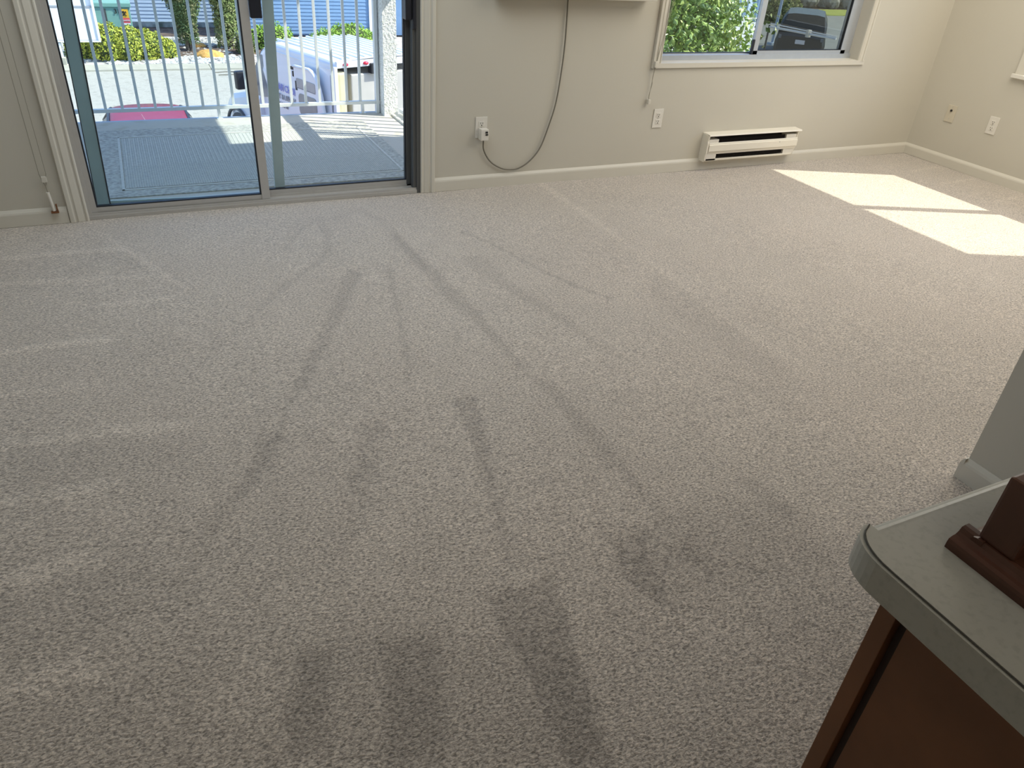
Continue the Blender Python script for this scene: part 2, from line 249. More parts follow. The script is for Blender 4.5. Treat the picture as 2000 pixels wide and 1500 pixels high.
# carpet: fine grid that carries the brushed nap of the pile as an attribute
MARKS = [
    ([(0.731,3.099),(0.777,3.027),(0.647,2.775),(0.479,2.428),(0.357,2.21),(0.257,2.051),(0.21,1.923),(0.2,1.955),(0.274,2.139),(0.365,2.332),(0.497,2.59),(0.608,2.837)],-0.75,0.012),
    ([(0.897,3.079),(0.928,3.069),(0.833,2.666),(0.748,2.297),(0.685,2.06),(0.679,2.062),(0.743,2.338),(0.823,2.718)],-0.7,0.012),
    ([(0.159,1.956),(0.235,1.936),(0.161,1.821),(0.094,1.713),(0.043,1.687),(0.068,1.77),(0.115,1.852)],-0.9,0.012),
    ([(0.049,1.753),(0.007,1.697),(-0.056,1.571),(-0.096,1.488),(-0.126,1.425),(-0.119,1.415),(-0.08,1.465),(-0.032,1.536),(0.034,1.651),(0.073,1.699)],-0.4,0.02),
    ([(0.452,1.921),(0.551,1.914),(0.498,1.789),(0.437,1.655),(0.369,1.656),(0.421,1.79)],-0.6,0.012),
    ([(0.369,1.656),(0.437,1.655),(0.364,1.519),(0.296,1.381),(0.278,1.388)],-0.3,0.03),
    ([(0.791,1.971),(0.881,1.95),(0.834,1.781),(0.795,1.651),(0.739,1.468),(0.697,1.305),(0.658,1.181),(0.648,1.185),(0.689,1.372),(0.734,1.568),(0.766,1.747)],-0.9,0.012),
    ([(0.808,3.686),(0.963,3.775),(1.029,3.611),(1.006,3.354),(1.016,2.932),(1.091,3.013),(1.076,3.434),(1.074,3.686),(0.98,3.836),(0.815,3.742)],-0.35,0.02),
    ([(1.035,3.405),(1.045,2.997),(1.043,2.678),(1.069,2.453),(1.09,2.225),(1.103,1.996),(1.115,2.004),(1.12,2.249),(1.133,2.513),(1.115,2.752),(1.099,3.056),(1.067,3.446)],-0.75,0.012),
    ([(1.102,1.993),(1.112,1.859),(1.103,1.606),(1.107,1.445),(1.125,1.286),(1.142,1.176),(1.15,1.179),(1.148,1.298),(1.16,1.471),(1.175,1.645),(1.172,1.904),(1.116,2.007)],-0.6,0.018),
    ([(1.385,3.369),(1.477,3.186),(1.567,2.8),(1.648,2.601),(1.739,2.439),(1.749,2.451),(1.668,2.626),(1.588,2.826),(1.491,3.207),(1.399,3.392)],-0.8,0.008),
    ([(1.583,2.99),(1.705,2.824),(1.754,2.735),(1.761,2.745),(1.719,2.843),(1.593,3.006)],-0.5,0.008),
    ([(1.257,3.076),(1.364,3.077),(1.381,2.873),(1.389,2.697),(1.43,2.524),(1.466,2.316),(1.479,2.132),(1.512,1.995),(1.474,2.008),(1.432,2.213),(1.386,2.438),(1.334,2.633),(1.278,2.845)],-0.5,0.015),
    ([(2.08,2.66),(2.125,2.555),(2.114,2.306),(2.089,2.063),(2.087,1.84),(2.066,1.647),(1.977,1.659),(1.926,1.895),(1.905,2.172),(1.918,2.422)],-0.35,0.03),
    ([(2.147,3.027),(2.131,2.748),(2.113,2.509),(2.1,2.191),(2.115,1.882),(2.145,1.63),(2.187,1.655),(2.166,1.918),(2.147,2.227),(2.151,2.539),(2.171,2.783),(2.171,3.05)],0.3,0.015),
    ([(0.557,1.122),(0.649,1.111),(0.745,1.128),(0.721,1.03),(0.686,0.915),(0.659,0.797),(0.615,0.63),(0.535,0.664),(0.547,0.753),(0.556,0.867),(0.55,0.986),(0.546,1.067)],-1.0,0.012),
    ([(0.963,1.169),(1.039,1.171),(1.004,1.082),(0.98,0.944),(0.937,0.926),(0.914,1.005),(0.915,1.079)],-0.6,0.012),
    ([(1.026,1.163),(1.143,1.171),(1.145,1.177),(1.027,1.168)],-0.7,0.006),
    ([(1.077,1.104),(1.149,1.086),(1.148,1.006),(1.159,0.967),(1.116,0.976),(1.083,1.042)],-0.5,0.012),
    ([(1.452,1.259),(1.512,1.236),(1.514,1.147),(1.524,1.072),(1.472,1.058),(1.446,1.137)],-0.6,0.012),
    ([(0.948,1.186),(1.331,1.206),(1.54,1.09),(1.456,0.884),(1.173,0.902),(0.899,0.959)],-0.55,0.05),
    ([(0.097,1.134),(0.165,1.106),(0.158,1.032),(0.128,0.953),(0.106,0.902),(0.031,0.877),(0.057,1.008),(0.096,1.071)],-0.75,0.018),
    ([(0.277,1.09),(0.402,1.062),(0.376,0.942),(0.312,0.758),(0.202,0.805),(0.251,0.966)],-0.8,0.018),
    ([(0.086,1.161),(0.309,1.115),(0.678,0.95),(0.6,0.636),(0.013,0.885)],-0.5,0.06),
    ([(0.078,2.521),(0.233,2.711),(0.446,3),(0.616,3.17),(0.703,3.311),(0.764,3.556),(0.744,3.678),(0.721,3.642),(0.726,3.538),(0.682,3.341),(0.612,3.218),(0.441,3.039),(0.228,2.732),(0.076,2.53)],-0.55,0.01),
    ([(0.506,3.365),(0.624,3.593),(0.734,3.706),(0.795,3.703),(0.802,3.732),(0.74,3.762),(0.619,3.642),(0.497,3.398)],-0.5,0.012),
    ([(0.733,3.002),(0.781,3.059),(0.839,3.064),(0.895,2.975),(0.904,2.994),(0.848,3.09),(0.784,3.085),(0.731,3.024)],-0.45,0.008),
    ([(0.466,2.39),(0.455,2.282),(0.411,2.158),(0.417,2.153),(0.469,2.278),(0.474,2.393)],-0.3,0.01),
    ([(0.443,1.353),(0.424,1.308),(0.402,1.272),(0.378,1.246),(0.355,1.232),(0.334,1.23),(0.316,1.24),(0.303,1.262),(0.296,1.295),(0.294,1.336),(0.3,1.382),(0.314,1.431),(0.307,1.433),(0.294,1.384),(0.288,1.336),(0.289,1.293),(0.298,1.258),(0.312,1.234),(0.332,1.222),(0.356,1.224),(0.381,1.239),(0.406,1.266),(0.43,1.304),(0.449,1.35)],0.35,0.008),
    ([(0.313,1.43),(0.333,1.476),(0.357,1.514),(0.383,1.541),(0.408,1.552),(0.431,1.548),(0.448,1.528),(0.459,1.495),(0.461,1.451),(0.456,1.402),(0.443,1.352),(0.449,1.351),(0.462,1.401),(0.469,1.453),(0.466,1.499),(0.455,1.536),(0.435,1.558),(0.409,1.563),(0.38,1.55),(0.352,1.521),(0.327,1.481),(0.308,1.434)],-0.3,0.008),
    ([(0.831,2.769),(0.818,2.736),(0.801,2.71),(0.782,2.69),(0.762,2.679),(0.743,2.678),(0.726,2.686),(0.713,2.703),(0.705,2.727),(0.703,2.757),(0.706,2.789),(0.716,2.823),(0.706,2.826),(0.695,2.787),(0.691,2.748),(0.694,2.712),(0.703,2.684),(0.718,2.665),(0.737,2.656),(0.759,2.657),(0.782,2.67),(0.805,2.693),(0.825,2.725),(0.84,2.761)],0.35,0.008),
    ([(0.714,2.819),(0.729,2.85),(0.747,2.875),(0.767,2.893),(0.788,2.901),(0.808,2.897),(0.824,2.884),(0.835,2.861),(0.839,2.832),(0.838,2.799),(0.83,2.765),(0.841,2.766),(0.85,2.805),(0.852,2.845),(0.847,2.88),(0.834,2.906),(0.816,2.922),(0.794,2.926),(0.769,2.917),(0.745,2.896),(0.724,2.866),(0.707,2.83)],-0.3,0.008),
    ([(0.443,2.113),(0.429,2.071),(0.409,2.038),(0.385,2.014),(0.36,2.001),(0.335,2.001),(0.311,2.012),(0.292,2.035),(0.279,2.067),(0.272,2.106),(0.273,2.149),(0.282,2.194),(0.274,2.197),(0.265,2.15),(0.264,2.102),(0.272,2.059),(0.286,2.024),(0.307,1.999),(0.332,1.987),(0.359,1.987),(0.387,2.001),(0.413,2.027),(0.435,2.064),(0.45,2.108)],0.35,0.008),
    ([(0.281,2.192),(0.297,2.233),(0.319,2.266),(0.345,2.289),(0.372,2.298),(0.399,2.292),(0.423,2.273),(0.44,2.241),(0.449,2.201),(0.45,2.156),(0.443,2.111),(0.451,2.11),(0.459,2.159),(0.458,2.208),(0.448,2.253),(0.429,2.288),(0.404,2.309),(0.374,2.315),(0.344,2.305),(0.315,2.28),(0.291,2.243),(0.274,2.199)],-0.3,0.008),
    ([(0.349,1.525),(0.466,1.48),(0.43,1.329),(0.357,1.228),(0.29,1.264),(0.302,1.379)],0.25,0.03),
    ([(-0.26,3.816),(-0.162,3.552),(-0.068,3.337),(0.045,3.073),(0.054,3.096),(-0.055,3.376),(-0.15,3.595),(-0.254,3.842)],0.7,0.01),
    ([(-0.768,3.625),(-0.654,3.608),(-0.48,3.6),(-0.176,3.576),(-0.176,3.632),(-0.484,3.654),(-0.659,3.655),(-0.773,3.672)],0.6,0.012),
    ([(-0.738,3.341),(-0.632,3.328),(-0.432,3.301),(-0.067,3.247),(-0.066,3.29),(-0.435,3.354),(-0.636,3.37),(-0.744,3.383)],0.6,0.012),
    ([(-0.283,3.025),(-0.118,2.995),(0.006,3.018),(0.007,3.057),(-0.118,3.053),(-0.283,3.053)],0.5,0.012),
    ([(-0.678,2.753),(-0.586,2.737),(-0.492,2.731),(-0.381,2.728),(-0.226,2.722),(-0.226,2.754),(-0.385,2.783),(-0.497,2.778),(-0.589,2.768),(-0.681,2.784)],0.8,0.012),
    ([(-0.648,2.468),(-0.563,2.447),(-0.432,2.413),(-0.269,2.407),(-0.273,2.468),(-0.437,2.466),(-0.567,2.48),(-0.651,2.494)],0.45,0.02),
    ([(-0.616,2.165),(-0.54,2.152),(-0.435,2.14),(-0.3,2.117),(-0.133,2.08),(-0.031,2.085),(-0.03,2.119),(-0.132,2.153),(-0.303,2.184),(-0.439,2.173),(-0.543,2.179),(-0.62,2.187)],0.55,0.015),
    ([(-0.587,1.884),(-0.517,1.865),(-0.445,1.862),(-0.36,1.847),(-0.236,1.851),(-0.24,1.898),(-0.367,1.907),(-0.453,1.912),(-0.522,1.897),(-0.591,1.911)],0.55,0.015),
    ([(-0.553,1.568),(-0.49,1.554),(-0.393,1.541),(-0.273,1.561),(-0.286,1.637),(-0.409,1.626),(-0.502,1.619),(-0.563,1.621)],0.6,0.02),
    ([(-0.519,1.242),(-0.464,1.228),(-0.38,1.216),(-0.296,1.228),(-0.308,1.285),(-0.396,1.286),(-0.476,1.283),(-0.528,1.283)],0.55,0.02),
    ([(2.138,4.055),(2.139,3.928),(2.14,3.485),(2.139,3.201),(2.14,3.021),(2.178,3.057),(2.188,3.252),(2.192,3.543),(2.194,4),(2.16,4.087)],0.55,0.012),
    ([(1.2,2.011),(1.305,2.023),(1.482,2.057),(1.486,2.067),(1.312,2.043),(1.203,2.021)],0.6,0.008),
    ([(2.247,1.396),(2.447,1.405),(2.461,1.421),(2.253,1.403)],0.5,0.008),
    ([(1.81,1.374),(1.982,1.381),(1.99,1.393),(1.815,1.382)],0.4,0.008),
    ([(1.775,1.8),(1.852,1.632),(1.919,1.479),(1.928,1.486),(1.867,1.643),(1.784,1.808)],-0.45,0.008),
    ([(4.94,3.584),(5.106,3.596),(5.293,3.623),(5.329,3.654),(5.15,3.636),(4.961,3.603)],0.6,0.012),
    ([(4.928,3.301),(5.114,3.308),(5.324,3.329),(5.358,3.356),(5.158,3.344),(4.948,3.319)],0.6,0.012),
    ([(5.004,2.935),(5.139,2.932),(5.293,2.94),(5.325,2.964),(5.18,2.963),(5.024,2.95)],0.6,0.012),
    ([(-0.654,3.602),(-0.177,3.567),(0.014,3.26),(-0.637,3.38)],-0.18,0.03),
    ([(-0.539,2.134),(-0.05,2.047),(-0.089,1.928),(-0.523,1.926)],-0.25,0.04),
    ([(-0.556,1.577),(-0.165,1.553),(-0.218,1.376),(-0.529,1.316)],-0.3,0.06),
    ([(-0.522,1.243),(-0.082,1.2),(-0.04,0.907),(-0.507,1.105)],-0.3,0.06),
]
def carpet():
    xs = np.concatenate([[XL, -1.6], np.arange(-1.25, XR-.004, .0105), [XR]])
    ys = np.concatenate([[YB, -1.2, -.2, .2], np.arange(.4, YW+.04, .0105), [YW+.06]])
    X, Y = np.meshgrid(xs, ys); nx, ny = len(xs), len(ys); x, y = X.ravel(), Y.ravel(); nap = np.zeros(len(x))
    for pts, amt, soft in MARKS:
        p = np.array(pts); lo = p.min(0)-.1; hi = p.max(0)+.1
        idx = np.where((x > lo[0]) & (x < hi[0]) & (y > lo[1]) & (y < hi[1]))[0]
        if not len(idx): continue
        jx = .006*np.sin(y[idx]*90+x[idx]*37)+.004*np.sin(x[idx]*140); jy = .006*np.sin(x[idx]*80-y[idx]*45)
        px, py = x[idx]+jx, y[idx]+jy; dmin = np.full(len(idx), 9.); ins = np.zeros(len(idx), bool)
        for (ax, ay), (bx, by) in zip(p, np.roll(p, -1, 0)):
            ex, ey = bx-ax, by-ay; L = ex*ex+ey*ey+1e-12
            t = np.clip(((px-ax)*ex+(py-ay)*ey)/L, 0, 1)
            dmin = np.minimum(dmin, np.hypot(px-ax-t*ex, py-ay-t*ey))
            c = ((ay > py) != (by > py)); xi = ax+(py-ay)/(by-ay if by != ay else 1e-9)*ex
            ins ^= c & (px < xi)
        sd = np.where(ins, dmin, -dmin); w = np.clip(sd/soft*.5+.5, 0, 1); w = w*w*(3-2*w)
        nap[idx] += amt*w
    z = .0012*nap+.0015*np.sin(x*3.1+y*1.7)
    me = bpy.data.meshes.new('floor')
    co = np.stack([x, y, z], 1).astype(np.float32)
    i = (np.arange(ny-1)[:, None]*nx+np.arange(nx-1)[None, :]).ravel()
    F = np.stack([i, i+1, i+nx+1, i+nx], 1).astype(np.int32)
    me.vertices.add(len(co)); me.vertices.foreach_set('co', co.ravel())
    me.loops.add(F.size); me.loops.foreach_set('vertex_index', F.ravel())
    me.polygons.add(len(F)); me.polygons.foreach_set('loop_start', (np.arange(len(F))*4).astype(np.int32)); me.polygons.foreach_set('loop_total', np.full(len(F), 4, np.int32))
    me.polygons.foreach_set('use_smooth', np.ones(len(F), bool))
    me.update(calc_edges=True)
    a = me.attributes.new('nap', 'FLOAT', 'POINT'); a.data.foreach_set('value', np.clip(nap, -1.4, 1.2).astype(np.float32))
    m = bpy.data.materials.new('beige_cut_pile_carpet'); m.use_nodes = True; n = m.node_tree; b = n.nodes['Principled BSDF']
    N, Lk = n.nodes.new, n.links.new
    tc = N('ShaderNodeTexCoord'); at = N('ShaderNodeAttribute'); at.attribute_name = 'nap'
    mp = N('ShaderNodeMapping'); mp.inputs['Rotation'].default_value = (0, 0, math.radians(27)); mp.inputs['Scale'].default_value = (.62, 1, 1)
    Lk(tc.outputs['Object'], mp.inputs[0])
    def noise(sc, det, vec, dist=0):
        t = N('ShaderNodeTexNoise'); t.inputs['Scale'].default_value = sc; t.inputs['Detail'].default_value = det; t.inputs['Distortion'].default_value = dist
        Lk(vec, t.inputs['Vector']); return t.outputs[0]
    def rng(v, a, b_, c, d):
        r = N('ShaderNodeMapRange'); Lk(v, r.inputs[0])
        for k, q in enumerate((a, b_, c, d)): r.inputs[k+1].default_value = q
        return r.outputs[0]
    def math_(op, a, b_):
        r = N('ShaderNodeMath'); r.operation = op
        for k, q in enumerate((a, b_)):
            if isinstance(q, (int, float)): r.inputs[k].default_value = q
            else: Lk(q, r.inputs[k])
        return r.outputs[0]
    tuft = noise(185, 3, mp.outputs[0], .6); fine = noise(420, 2, mp.outputs[0]); blot = noise(2.2, 3, tc.outputs['Object']); blot2 = noise(9, 3, tc.outputs['Object'])
    k = math_('MULTIPLY', rng(tuft, .32, .68, .44, 1.58), rng(fine, .3, .7, .84, 1.16))
    k = math_('MULTIPLY', k, rng(blot, .3, .7, .965, 1.035)); k = math_('MULTIPLY', k, rng(blot2, .3, .7, .97, 1.03))
    k = math_('MULTIPLY', k, rng(at.outputs['Fac'], -1.4, 1.2, .64, 1.24))
    ramp = N('ShaderNodeMix'); ramp.data_type = 'RGBA'; ramp.inputs[6].default_value = (.46, .395, .33, 1); ramp.inputs[7].default_value = (.45, .40, .34, 1)
    Lk(noise(1.3, 2, tc.outputs['Object']), ramp.inputs[0])
    v = N('ShaderNodeVectorMath'); v.operation = 'SCALE'; Lk(ramp.outputs[2], v.inputs[0]); Lk(k, v.inputs['Scale']); Lk(v.outputs[0], b.inputs['Base Color'])
    b.inputs['Roughness'].default_value = .9; b.inputs['Specular IOR Level'].default_value = .25
    b.inputs['Sheen Weight'].default_value = .55; b.inputs['Sheen Roughness'].default_value = .5
    bu = N('ShaderNodeBump'); bu.inputs['Strength'].default_value = .8; bu.inputs['Distance'].default_value = .004
    Lk(tuft, bu.inputs['Height']); Lk(bu.outputs[0], b.inputs['Normal'])
    me.materials.append(m)
    o = bpy.data.objects.new('floor', me); C.objects.link(o); o['kind'] = 'structure'
carpet()
struct('subfloor', B((XL-.2, XR+.2, YB-.2, YW+.09, -.3, -.02)), 'concrete')
T = .17
DX0, DX1, DH = -.31, 1.395, 2.05          # sliding door opening
WX0, WX1, WZ0, WZ1 = 2.94, 4.60, .683, 1.78  # back window opening
SY0, SY1, SZ0, SZ1 = 1.68, 3.32, .70, 1.885   # side window opening
struct('wall_back', B((XL, DX0, YW, YW+T, 0, H), (DX0, DX1, YW, YW+T, DH, H), (DX1, WX0, YW, YW+T, 0, H),
                      (WX0, WX1, YW, YW+T, 0, WZ0), (WX0, WX1, YW, YW+T, WZ1, H), (WX1, XR+T, YW, YW+T, 0, H)), 'wall')
struct('wall_right', B((XR, XR+T, YB, SY0, 0, H), (XR, XR+T, SY1, YW, 0, H), (XR, XR+T, SY0, SY1, 0, SZ0), (XR, XR+T, SY0, SY1, SZ1, H)), 'wall')
struct('wall_left', B((XL-T, XL, YB, YW+T, 0, H)), 'wall')
struct('wall_rear', B((XL-T, XR+T, YB-T, YB, 0, H)), 'wall')
struct('ceiling', B((XL-T, XR+T, YB-T, YW+T, H, H+.15)), 'ceiling')
# partition wall end behind the counter
struct('wall_partition', B((2.135, 2.26, -.9, 1.007, 0, H)), 'wall')

def base_profile(h=.078, d=.013):
    return [(0, 0), (d, 0), (d, h-.022), (d-.002, h-.014), (d-.007, h-.005), (.003, h), (0, h)]
def baseboard(name, p, q, nrm):
    bm = bmesh.new(); p, q, nrm = Vector(p), Vector(q), Vector(nrm)
    prism(bm, [p+nrm*a+Vector((0, 0, b)) for a, b in base_profile()], q-p); struct(name, bm, 'trim')
baseboard('baseboard_back_left', (XL, YW, 0), (-.395, YW, 0), (0, -1, 0))
baseboard('baseboard_back_right', (1.474, YW, 0), (XR, YW, 0), (0, -1, 0))
baseboard('baseboard_right', (XR, YB, 0), (XR, YW, 0), (-1, 0, 0))
baseboard('baseboard_left', (XL, YB, 0), (XL, YW, 0), (1, 0, 0))
baseboard('baseboard_partition', (2.135, -.9, 0), (2.135, 1.007, 0), (-1, 0, 0))
baseboard('baseboard_partition_end', (2.122, 1.007, 0), (2.27, 1.007, 0), (0, 1, 0))

CAS = [(0, 0), (0, .007), (.005, .012), (.010, .012), (.014, .008), (.019, .008), (.024, .011), (.046, .016), (.053, .012), (.058, .012), (.064, .019), (.079, .019), (.083, .014), (.083, 0)]
def casing_v(bm, x, sgn, z0, z1, y=YW, w=1.0):
    prism(bm, [(x+sgn*a*w, y-b, z0) for a, b in CAS], (0, 0, z1-z0))
def casing_h(bm, z, sgn, x0, x1, y=YW, w=1.0):
    prism(bm, [(x0, y-b, z+sgn*a*w) for a, b in CAS], (x1-x0, 0, 0))
bm = bmesh.new(); casing_v(bm, DX0, -1, 0, DH+.083); struct('trim_1', bm, 'trim')
bm = bmesh.new(); casing_v(bm, DX1, 1, 0, DH+.083); struct('trim_2', bm, 'trim'); struct('trim_5', B((DX1-.022, DX1, YW-.003, YW+T, 0, DH)), 'alu_dark')  # right return coloured dark to carry its shade
bm = bmesh.new(); casing_h(bm, DH, 1, DX0, DX1); struct('trim_3', bm, 'trim')

# ------------------------------------------------------------------ sliding patio door
door = thing('door_1', None, None, ((DX0+DX1)/2, YW+.05, 0), kind='structure')
y0, y1, y2 = YW+.012, YW+.055, YW+.10
obj('frame', B((DX0, DX0+.016, YW+.001, YW+T, 0, DH)), 'alu', door)
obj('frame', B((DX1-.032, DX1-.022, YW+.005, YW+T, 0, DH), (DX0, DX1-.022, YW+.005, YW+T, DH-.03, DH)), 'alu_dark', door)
tr = obj('track', B((DX0, DX1-.022, YW-.004, YW+.03, 0, .018), (DX0, DX1-.022, YW+.03, YW+T, 0, .024), (DX0, DX1-.022, YW+.003, YW+.008, .018, .030), (DX0, DX1-.022, YW+.056, YW+.060, .024, .036), (DX0, DX1-.022, YW+.104, YW+.108, .024, .036)), 'alu', door)
def leaf(x0, x1, ya, yb, zl, sw, m, gm, names=('stile', 'rail')):
    l = obj('door_leaf', B((x0+sw, x1-sw, ya+.004, yb-.004, zl, zl+.034)), m, door)
    for a, b in ((x0, x0+sw), (x1-sw, x1)): obj('stile', B((a, b, ya, yb, zl, DH-.03)), m, l, bevel=.0015)
    obj('top_rail', B((x0+sw, x1-sw, ya+.004, yb-.004, DH-.075, DH-.032)), m, l)
    g = .006
    obj('gasket', B((x0+sw, x0+sw+g, ya+.006, yb-.006, zl+.034, DH-.08), (x1-sw-g, x1-sw, ya+.006, yb-.006, zl+.034, DH-.08), (x0+sw+g, x1-sw-g, ya+.006, yb-.006, zl+.034, zl+.034+g)), 'gasket', l)
    obj('glass_pane', B((x0+sw+g, x1-sw-g, (ya+yb)/2-.002, (ya+yb)/2+.002, zl+.034+g, DH-.08)), gm, l)
    return l
leaf(DX0-.02+.018, .556, YW+.012, YW+.046, .020, .042, 'alu', 'glass_blue')
rl = leaf(.518, DX1-.030, YW+.056, YW+.09, .026, .034, 'alu', 'glass')
for q in rl.children:
    if q.name.startswith('stile') and max(v.co.x for v in q.data.vertices) > .7: q.data.materials.clear(); q.data.materials.append(MT['alu_dark'])
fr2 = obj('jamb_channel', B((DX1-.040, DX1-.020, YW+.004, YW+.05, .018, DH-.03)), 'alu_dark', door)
# insect-screen door in the outermost channel
sc = obj('screen_frame', B((-.213, .60, YW+.112, YW+.128, .038, .052), (-.213, .60, YW+.112, YW+.128, DH-.06, DH-.03)), 'alu_green', door)
for a, b in ((-.268, -.212), (.60, .652)): obj('screen_stile', B((a, b, YW+.108, YW+.132, .036, DH-.03)), 'alu_green', sc, bevel=.0015)
obj('screen_seal', B((-.214, -.208, YW+.106, YW+.112, .036, DH-.03), (-.272, -.268, YW+.112, YW+.13, .036, DH-.03)), 'gasket', sc)
sc.rotation_euler = (0, math.radians(2.1), 0); _p = Vector((-.27-(DX0+DX1)/2, 0, .04)); sc.location = _p-Matrix.Rotation(math.radians(2.1), 3, 'Y')@_p
obj('pull_handle', B((.558, .612, YW-.004, YW+.030, .905, 1.22)), 'black', door, bevel=.006)
obj('pull_handle', B((1.318, 1.352, YW-.002, YW+.055, .905, 1.22)), 'black', door, bevel=.006)
obj('lock_plate', B((1.355, 1.374, YW-.010, YW+.003, .865, 1.20)), 'black', door, bevel=.003)

# ------------------------------------------------------------------ back window
win = thing('window_1', None, None, ((WX0+WX1)/2, YW+.06, WZ0), kind='structure')
bm = bmesh.new(); casing_v(bm, WX0, -1, WZ0-.028, WZ1, w=.8); obj('casing', bm, 'trim', win)
bm = bmesh.new(); casing_v(bm, WX1, 1, WZ0-.003, WZ1, w=.55); obj('casing', bm, 'trim', win)
obj('sill', B((WX0-.066, WX1+.062, YW-.014, YW+.0, WZ0-.028, WZ0), (WX0, WX1, YW, YW+.14, WZ0-.006, WZ0+.001)), 'trim', win)
obj('frame', B((WX0, WX1, YW+.07, YW+.14, WZ0, WZ0+.030), (WX0, WX0+.05, YW+.07, YW+.14, WZ0, WZ1), (WX1-.075, WX1, YW+.085, YW+.14, WZ0, WZ1), (WX0, WX1, YW+.07, YW+.14, WZ1-.03, WZ1)), 'alu_win', win)
def sash(x0, x1, ya, yb, z0, sw, gm):
    s = obj('sash', B((x0, x1, ya, yb, z0, z0+.022), (x0, x0+sw, ya, yb, z0, WZ1-.03), (x1-sw, x1, ya, yb, z0, WZ1-.03), (x0, x1, ya, yb, WZ1-.055, WZ1-.03)), 'alu_win', win)
    obj('gasket', B((x0+sw, x0+sw+.004, ya+.004, yb, z0+.022, WZ1-.055), (x1-sw-.004, x1-sw, ya+.004, yb, z0+.022, WZ1-.055), (x0+sw, x1-sw, ya+.004, yb, z0+.022, z0+.026)), 'gasket', s)
    obj('glass_pane', B((x0+sw+.004, x1-sw-.004, (ya+yb)/2-.0015, (ya+yb)/2+.0015, z0+.026, WZ1-.055)), gm, s)
sash(WX0+.05, 3.76, YW+.112, YW+.132, WZ0+.012, .016, 'glass')
sash(3.715, WX1-.055, YW+.078, YW+.10, WZ0+.030, .040, 'glass_dark')
obj('latch', B((3.70, 3.716, YW+.072, YW+.090, WZ0+.03, WZ0+.12)), 'black', win, bevel=.003)
# side window (sun enters through it)
sw_ = thing('window_2', None, None, (XR+.06, (SY0+SY1)/2, SZ0), kind='structure')
obj('frame', B((XR+.03, XR+.09, SY0, SY1, SZ0, SZ0+.035), (XR+.03, XR+.09, SY0, SY1, SZ1-.04, SZ1), (XR+.03, XR+.09, SY0, SY0+.03, SZ0, SZ1), (XR+.03, XR+.09, SY1-.03, SY1, SZ0, SZ1), (XR+.03, XR+.09, 2.465, 2.515, SZ0, SZ1)), 'alu', sw_)
for a, b in ((SY0+.03, 2.465), (2.515, SY1-.03)): obj('glass_pane', B((XR+.058, XR+.061, a, b, SZ0+.035, SZ1-.04)), 'glass', sw_)
obj('sill', B((XR-.030, XR+.03, SY0-.02, SY1+.075, SZ0-.025, SZ0)), 'plastic', sw_, bevel=.003)
obj('casing', B((XR-.016, XR, SY1, SY1+.06, SZ0, SZ1+.05), (XR-.016, XR, SY0-.06, SY0, SZ0, SZ1+.05), (XR-.016, XR, SY0, SY1, SZ1, SZ1+.05)), 'trim', sw_)

# ------------------------------------------------------------------ wall fittings
def outlet(px, pz, along, label, cream=False, duplex=True, plug_hidden=False):
    """along='x' on the back wall, 'y' on the right wall; px = coordinate along the wall, pz = centre height"""
    m = 'plastic_cream' if cream else 'plastic'
    if along == 'x': P = lambda a, d, z: (px+a, YW-d, pz+z)
    else: P = lambda a, d, z: (XR-d, px-a, pz+z)
    def bx(*bs):
        bm = bmesh.new()
        for a0, a1, d0, d1, z0, z1 in bs:
            p, q = P(a0, d0, z0), P(a1, d1, z1); box(bm, min(p[0], q[0]), max(p[0], q[0]), min(p[1], q[1]), max(p[1], q[1]), min(p[2], q[2]), max(p[2], q[2]))
        return bm
    t = thing('wall_outlet' if duplex else 'cable_jack', label, 'outlet' if duplex else 'wall jack', P(0, 0, 0))
    obj('cover_plate', bx((-.036, .036, 0, .0055, -.058, .058)), m, t, bevel=.0018)
    if duplex:
        for zc in (.020, -.020):
            r = obj('receptacle', bx((-.017, .017, .004, .0075, zc-.014, zc+.014)), m, t, bevel=.0015)
            obj('slot', bx((-.0075, -.0050, .0072, .0082, zc-.001, zc+.009), (.0050, .0075, .0072, .0082, zc-.001, zc+.008), (-.0028, .0028, .0072, .0082, zc-.0105, zc-.005)), 'ink', r)
        bm = bmesh.new(); cyl(bm, P(0, .005, 0), P(0, .0075, 0), .003, 10); obj('screw', bm, 'alu', t)
    else:
        bm = bmesh.new(); cyl(bm, P(0, .004, .022), P(0, .013, .022), .0075, 12); obj('socket', bm, 'ink', t)
        bm = bmesh.new(); cyl(bm, P(0, .004, -.035), P(0, .0068, -.035), .003, 10); obj('screw', bm, 'alu', t)
        bm = bmesh.new(); cyl(bm, P(0, .004, .047), P(0, .0068, .047), .003, 10); obj('screw', bm, 'alu', t)
    return t
outlet(1.762, .352, 'x', 'white duplex outlet with a plug and grey cord in its lower socket')
outlet(2.985, .354, 'x', 'white duplex outlet under the left corner of the back window, nothing plugged in')
outlet(3.74, .357, 'y', 'cream cable jack plate with one dark round socket on the right wall', cream=True, duplex=False)
outlet(3.40, .355, 'y', 'white duplex outlet on the right wall nearest the frame edge')

